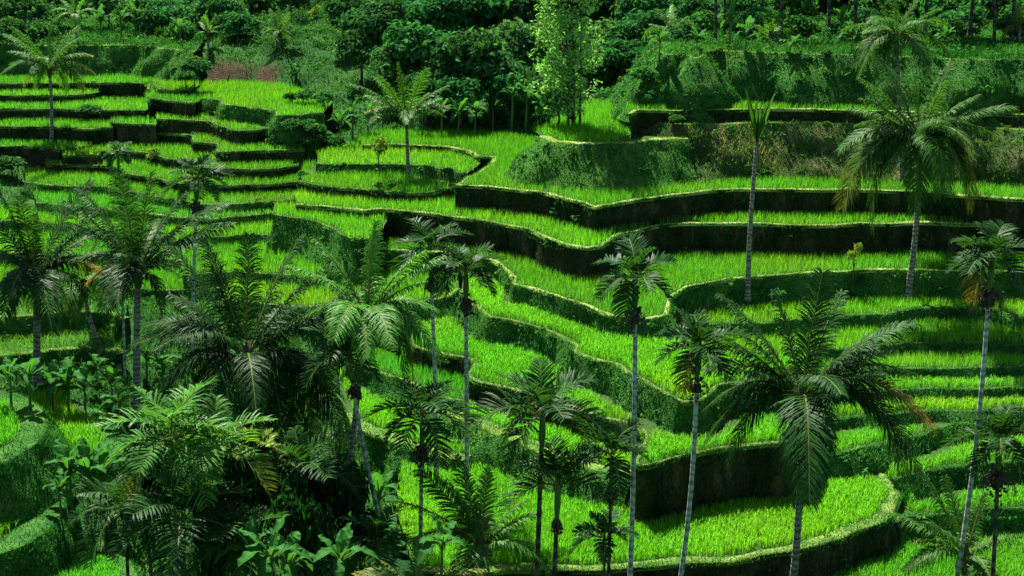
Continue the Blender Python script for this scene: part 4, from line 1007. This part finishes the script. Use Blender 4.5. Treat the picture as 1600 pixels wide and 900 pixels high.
tree("dark shrub on the thin terrace strip over the brown bank", 1056, 186, 13, None, 'bush', 0.9, SH, base=(1056,196), seed=9, name="shrub", cat="shrub", r=0.05)
tree("pale shrub sprouting from the step above the dark areca palm", 240, 246, 16, 84, 'light', 1.3, SH, seed=10, name="shrub", cat="shrub", r=0.05)
tree("rounded grey-green shrub by the spur's lowest visible step", 18, 258, 28, 84, 'bush', 0.8, SH, seed=11, name="shrub", cat="shrub", r=0.06)
tree("bright shrub tangled on the weedy slope beside the leaning palm's foot", 140, 172, 22, 93, 'bush', 0.7, SH, seed=12, name="shrub", cat="shrub", r=0.06)
tree("lone rounded shrub at the top of the grassy hill", 492, 22, 15, 125, 'light', 1.3, SH, seed=13, name="shrub", cat="shrub", r=0.06)
tree("small dark shrub on the edge of the grassy shelf", 1290, 84, 10, 84, 'bush', 1.2, SH, seed=14, name="shrub", cat="shrub", r=0.05)
tree("yellowish shrub in the bushy step near the gully", 404, 312, 9, 88, 'light', 0.8, SH, seed=15, name="shrub", cat="shrub", r=0.04)
tree("feathery tuft bush on the slope beneath the bare-topped palm", 1215, 458, 18, 69, 'bush', 0.8, SH, seed=16, name="shrub", cat="shrub", r=0.05)
GS = "shrubs on the gully slope"
SHADE_TINTED = [crown_mesh(90 + k, 12, 150, 0.17, np.array((0.010, 0.055, 0.014)), (1, 1, 0.9), 0.42, 0.65) for k in range(2)]  # added thickets: the gully's deep shade is put into a darker leaf colour
for i, (px, py, r, Y, lab) in enumerate([(455,760,60,46.5,"shade-tinted thicket filling the gully under the largest coconut palm"), (520,790,58,45.5,"shade-tinted thicket of the gully near the leaning stem"), (470,835,55,43.5,"low shade-tinted thicket behind the pale banana leaves"), (395,770,45,45,"shade-tinted thicket beside the small yellow-green palm"), (560,840,42,44.5,"shade-tinted thicket around the foot of the leaning stem"), (225,800,50,42,"shade-tinted bush behind the near banana clump"), (345,845,50,41,"shade-tinted bush under the lower clump palm")]):
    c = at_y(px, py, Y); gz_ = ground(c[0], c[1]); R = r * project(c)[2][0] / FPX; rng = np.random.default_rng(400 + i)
    root = empty("shrub", (c[0], c[1], gz_), lab, "shrub", "shade-tinted thickets of the gully"); me, cs = SHADE_TINTED[i % 2]; h = max(R * 0.5, c[2] - gz_)
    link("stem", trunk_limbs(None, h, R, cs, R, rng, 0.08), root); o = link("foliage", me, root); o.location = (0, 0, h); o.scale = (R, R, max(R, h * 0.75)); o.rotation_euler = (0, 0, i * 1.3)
for i, (px, py, r, Y, lab) in enumerate([(458,196,20,79.5,"rounded shrub directly under the high step's end"), (490,200,22,79.3,"shrub halfway down the gully slope under the grass mound"), (518,192,22,80.3,"dark shrub at the forest side of the gully slope"), (478,222,17,79.5,"shrub over the straight black riser's end"), (508,216,18,80,"shrub above the gully mouth"), (486,246,15,80,"low dark shrub in the narrow gully"), (538,182,22,82,"wide shrub between the grass mound and the banana plants"), (474,272,10,79,"tiny shrub wedged at the gully's bottom"), (528,222,14,81,"small shrub beside the bright banana plant in the gully mouth"),
        (478,150,20,84,"grassy round mound shrub above the high step"), (505,154,20,83.5,"second grassy mound shrub joined to the gully slope"), (455,152,14,85,"small grassy mound shrub beside the red earth scar")]):
    tree(lab, px, py, r, Y, 'bush', 0.9, GS, seed=300 + i, name="shrub", cat="shrub", r=0.05)
for i, (px, py, r, Y, lab) in enumerate([(1004,118,24,93,"round bush at the grassy shelf's forest corner"), (1012,150,16,86,"small bush where the dark bank meets the topmost rice"), (303,106,30,106,"bush over the pale slipped earth"), (291,120,20,105,"bush at the shaded bank's end"), (1286,676,13,57,"bush at the end of the tall black earth wall")]):
    tree(lab, px, py, r, Y, 'bush', 0.9, SH, seed=330 + i, name="shrub", cat="bush" if Y > 100 else "shrub", r=0.05)
# ------------------------------------------------------------------ the forest and the wooded tops
FG = "trees of the forest behind the terraces"
ORD = "first second third fourth fifth sixth seventh eighth ninth tenth eleventh twelfth thirteenth fourteenth fifteenth".split()
def row_labels(items, cuts, names, text):
    rows = {}
    for i, q in enumerate(items):
        if q[4] is None: rows.setdefault(sum(q[3] >= c for c in cuts), []).append(i)
    out = {}
    for r, ids in rows.items():
        for n_, i in enumerate(sorted(ids, key=lambda i: items[i][0])): out[i] = text.format(names[r], ORD[n_])
    return out
k = 0
FOREST = [
    (592,38,52,112,"broad dark tree where the forest meets the grassy hill"), (655,72,50,106,None), (738,92,58,103,"bushy forest tree with sunlit boughs between palm and slender tree"), (800,72,52,107,None), (722,140,36,100,None),
    (662,138,34,101,"low dark tree over the banana plants in the forest shade"), (795,138,36,101,None), (845,70,44,108,None), (955,70,50,108,None), (975,128,40,103,"darkest tree at the forest's end by the grassy shelf"), (925,120,36,104,None), (1000,60,40,108,None),
    (560,70,36,110,None), (615,95,40,106,None), (690,20,55,118,None), (760,15,55,120,None), (830,5,55,122,None), (900,5,50,122,None), (960,5,50,120,None), (640,5,50,122,None), (580,-5,45,124,None), (1010,5,45,116,None), (545,20,40,118,None),
    (690,110,36,104,None), (765,120,34,104,None), (850,140,32,101,None), (890,70,40,110,None)]
FOREST_L = row_labels(FOREST, (107, 114), ('front row', 'middle row', 'back row'), "dark broadleaf tree in the forest's {}, {} of its kind from the grassy hill")
for i, (px, py, r, Y, lab) in enumerate(FOREST):
    k += 1
    Y -= 2.5
    tree(lab or FOREST_L[i], px, py + 8, r * 1.22, Y, 'tree', 1.1, FG, seed=k)
WOOD = [
    (35,28,48,122,"big dark tree in the corner of the wooded shelf"), (90,8,44,128,None), (165,8,40,130,None), (215,22,36,126,None), (260,28,42,124,"rounded tree beside the banana plants of the wooded shelf"), (300,18,36,128,None), (345,22,38,126,None),
    (372,38,32,120,"sunlit tree above the grassy spur of the upper hill"), (395,12,38,130,None), (440,5,34,134,None), (20,62,30,116,None), (285,48,26,119,None), (500,-5,36,136,None), (540,0,34,130,None), (60,55,26,118,None)]
WOOD_L = row_labels(WOOD, (125,), ('front', 'back'), 'shaded tree at the {} of the far wood, {} counting toward the hill')
for i, (px, py, r, Y, lab) in enumerate(WOOD):
    k += 1
    tree(lab or WOOD_L[i], px, py + 6, r * 1.15, Y, 'tree' if k % 3 else 'bush', 1.1, "trees of the wood above the far steps", seed=k)
SHELF = [
    (1022,34,30,98,None), (1070,48,24,94,None), (1100,30,26,96,None), (1160,48,22,95,None), (1180,28,30,97,None), (1250,42,30,95,None), (1315,48,26,95,None), (1345,28,30,97,None), (1465,52,30,94,None), (1505,30,34,97,None), (1580,42,30,94,None), (1600,20,34,98,None), (1085,28,36,108,"leafy tree behind the slim dark trunks"), (1160,30,36,108,None), (1235,25,40,107,"rounded dark tree behind the shaggy small palm"), (1285,30,38,108,None), (1340,20,40,108,None), (1480,30,44,104,"dark tree between the bank's coconut palm and the grey trunk"), (1540,25,44,106,None), (1590,10,44,106,None),
    (1430,10,40,108,None), (1120,55,22,100,None), (1260,62,22,97,None), (1500,70,24,96,None), (1075,65,20,97,None), (1380,5,40,112,None), (1190,5,40,114,None)]
SHELF_L = row_labels(SHELF, (97, 104), ('front row', 'middle row', 'back row'), 'shaded tree in the {} of the grassy shelf, {} counting from the forest')
for i, (px, py, r, Y, lab) in enumerate(SHELF):
    k += 1
    tree(lab or SHELF_L[i], px, py + 6, r * 1.1, Y, 'tree' if k % 3 else 'bush', 1.1, "trees on the shelf", seed=k)
# tall trees whose trunks show and whose crowns stand above the picture; their shade falls on the banks below
for i, (px, Y, r, lab) in enumerate([(1222,93,55,"tall shading tree next to the shaggy small palm"), (1345,94,60,"tall shading tree behind the yellowish banana plant"), (1452,93,62,"tall shading tree past the coconut palm of the dark bank"), (1522,95,60,"tall shading tree beside the grey trunk on the shelf"), (1590,93,60,"tall shading tree at the palm with sunlit bent fronds")]):
    tree(lab, px, -62, r, Y, 'tree', 0.8, "tall shading trees over the banks", seed=500 + i, r=0.16)
# unseen trees added beyond the picture's side to throw shade over the near rice
for x, y, h, R in ((-27, 65, 19, 4.2), (-29, 70, 22, 4.5), (-24.5, 57, 12, 3.0), (-25.5, 69, 22, 3.0)):
    k += 1; b = np.array([x, y, ground(x, y)]); rng = np.random.default_rng(k); me, cs = CROWNS[k % 5]
    root = empty("broadleaf_tree", b, "unseen tree added on the near slope to shade the rice", "tree", "unseen trees added for shade")
    link("trunk", trunk_limbs(b, h, R, cs, R * .8, rng, .2), root); o = link("crown", me, root); o.location = (0, 0, h); o.scale = (R, R, R * .8)
# ------------------------------------------------------------------ banana plants
k = 0
for bx, by, h, L, lab in [
    (112,800,1.4,1.25,"banana plant with yellow-green upright leaf at the near path"), (140,806,1.5,1.3,"banana plant in the middle of the near clump"), (166,800,1.3,1.2,"banana plant of the near clump closest to the clump palms"), (95,806,0.8,0.9,"low banana plant drooping over the near path"),
    (18,636,1.1,1.0,"banana plant at the row's start near the near rice"), (48,640,1.2,1.0,"banana plant leaning by the dark coconut trunk"), (84,648,1.2,1.0,"banana plant with dark hanging leaf in the valley row"), (108,650,1.3,1.1,"banana plant past the dark coconut trunk"), (134,650,1.1,1.0,"banana plant in the sun at the row's bend"), (176,640,1.1,0.9,"small banana plant below the yellow sprout"), (188,668,0.9,0.9,"banana plant beside the largest coconut palm's low frond"), (152,600,0.7,0.8,"yellow sprouting banana plant in the valley bottom"), (230,600,1.2,1.0,"banana plant seen under the arching fronds"), (255,610,1.2,1.0,"banana plant half hidden behind the arching fronds"),
    (532,230,1.5,1.3,"bright banana plant in the gully mouth"), (551,222,1.7,1.2,"taller banana plant in the gully mouth"), (575,212,1.2,1.1,None), (598,205,1.2,1.1,None), (660,214,1.3,1.2,None), (690,214,1.5,1.3,None), (716,213,1.4,1.3,None), (742,212,1.5,1.3,None), (770,209,1.6,1.2,None), (800,206,2.4,1.3,"tall banana plant with one lit leaf under the forest"), (822,203,2.2,1.2,None), (845,200,1.3,1.1,None),
    (190,62,1.5,1.4,"pale banana plant on the wooded shelf"), (212,58,1.7,1.4,"taller pale banana plant on the wooded shelf"), (158,60,1.3,1.3,"banana plant beside the sunlit yellow-green palm"), (282,70,1.2,1.2,"banana plant at the end of the wooded shelf"),
    (456,122,0.7,0.75,"tiny yellow banana plant on top of the earth scar"),
    (1088,84,0.7,1.0,"banana plant by the slim dark trunk"), (1140,74,1.5,1.3,"banana plant in the middle of the grassy shelf"), (1165,82,1.1,1.1,"low banana plant before the shaggy small palm"), (1330,84,1.0,1.2,"yellowish banana plant on the shelf near the bank's coconut palm"), (1312,68,1.3,1.2,"banana plant just behind the yellowish one"), (1355,70,1.4,1.2,"banana plant touching the bank's coconut palm"), (1235,86,0.5,0.9,"banana plant past the shaggy small palm"), (1030,98,1.2,1.1,"banana plant at the grassy shelf's forest corner"), (1475,88,1.0,1.0,"banana plant on the shaded end of the shelf")]:
    k += 1; nd = locals().get('nd', 0) + (lab is None); banana(lab or f"dark banana plant in the forest shade, {ORD[nd - 1]} counting from the gully", hit(bx, by), h, L, 7 + k % 3, 200 + k)
for px, py, Y, h, L, lab in [(392,905,39,0.8,1.1,"big-leaved banana plant at the gully's near edge"), (425,915,38.5,0.8,1.2,"banana plant with pale upright leaves in the gully"), (452,918,39,0.6,1.1,"banana plant at the dark gully's rim"), (532,915,39,0.7,1.2,"banana plant with one broad lit leaf below the leaning stem"), (690,905,41,1.0,1.1,"low banana plant under the pale yellow fronds"), (575,790,47,1.2,1.3,"banana plant in the bushes under the leaning stem"), (590,735,50,1.2,1.2,"banana plant beneath the terrace end by the leaning stem")]:
    k += 1; c = at_y(px, py, Y); banana(lab, np.array([c[0], c[1], min(c[2], ground(c[0], c[1]) + 0.0) if py < 890 else c[2]]), h, L, 8, 200 + k)
# ------------------------------------------------------------------ undergrowth of the slopes
und = Geo(); W1 = []
cen = HV[HT].mean(1)
kk = in_view(cen, 120, 80) & ~cov[HT].any(1) & (cen[:, 1] > 37) & (cen[:, 1] < 140)
P1 = scatter(HV, HT[kk], 2.6, RNG)
den = fbm(P1, 0.28)
low_g = (P1[:, 1] < 72) | (P1[:, 1] > 118) | ((P1[:, 0] > -10) & (P1[:, 1] > 96))
P1 = P1[(den > np.where(low_g, -0.45, 0.05) + 0.22 * RNG.normal(0, 1, len(P1))) & (hill_soil(P1) < 0.4)]
for key, dn in (('S', 1.6), ('X', 2.0)):                      # the two wooded shelves
    pl = TER[key]['poly']; lo, hi = pl.min(0), pl.max(0)
    Q = RNG.uniform(lo, hi, (int((hi - lo).prod() * dn), 2)); Q = Q[inside(Q, pl)]
    Q = np.column_stack([Q, np.full(len(Q), TER[key]['z'])]); Q = Q[in_view(Q, 100, 60)]
    P1 = np.vstack([P1, Q[fbm(Q, 0.3) > -0.2]])
for V_, T_, dn in WEEDS:                                       # ferns and creepers on the banks and walls
    c_ = V_[T_].mean(1); q_ = T_[in_view(c_, 60, 40)]
    if len(q_):
        Q = scatter(V_, q_, dn, RNG); Q = Q[base_z(Q[:, :2]) < Q[:, 2] + 0.1]; W1.append(Q)
W1 = np.vstack(W1); nW = len(W1)
P1 = np.vstack([W1, P1])
for ip, p in enumerate(P1):
    n = int(RNG.integers(16, 36)); r = RNG.uniform(0.25, 0.8)
    if ip < nW: n, r = n // 2, RNG.uniform(0.12, 0.38)
    e = unit(RNG.normal(0, 1, (n, 3))); e[:, 2] = np.abs(e[:, 2])
    c = np.array((0.032, 0.135, 0.028)) * RNG.uniform(0.6, 1.5) * np.array((RNG.uniform(0.8, 1.5), 1, 1))
    V, T, C = leaf_cards(p + e * (1, 1, 0.9) * r * RNG.uniform(0.5, 1, (n, 1)), e + UP * 0.4, RNG.uniform(0.10, 0.24), c, RNG); und.add(V, T, C)
print("undergrowth", len(P1), sum(len(x) for x in und.T))
tag(link("undergrowth", und.mesh("undergrowth", M_TREE)), "tangled leafy undergrowth covering the slopes, gully and forest floor", "undergrowth", kind="stuff")
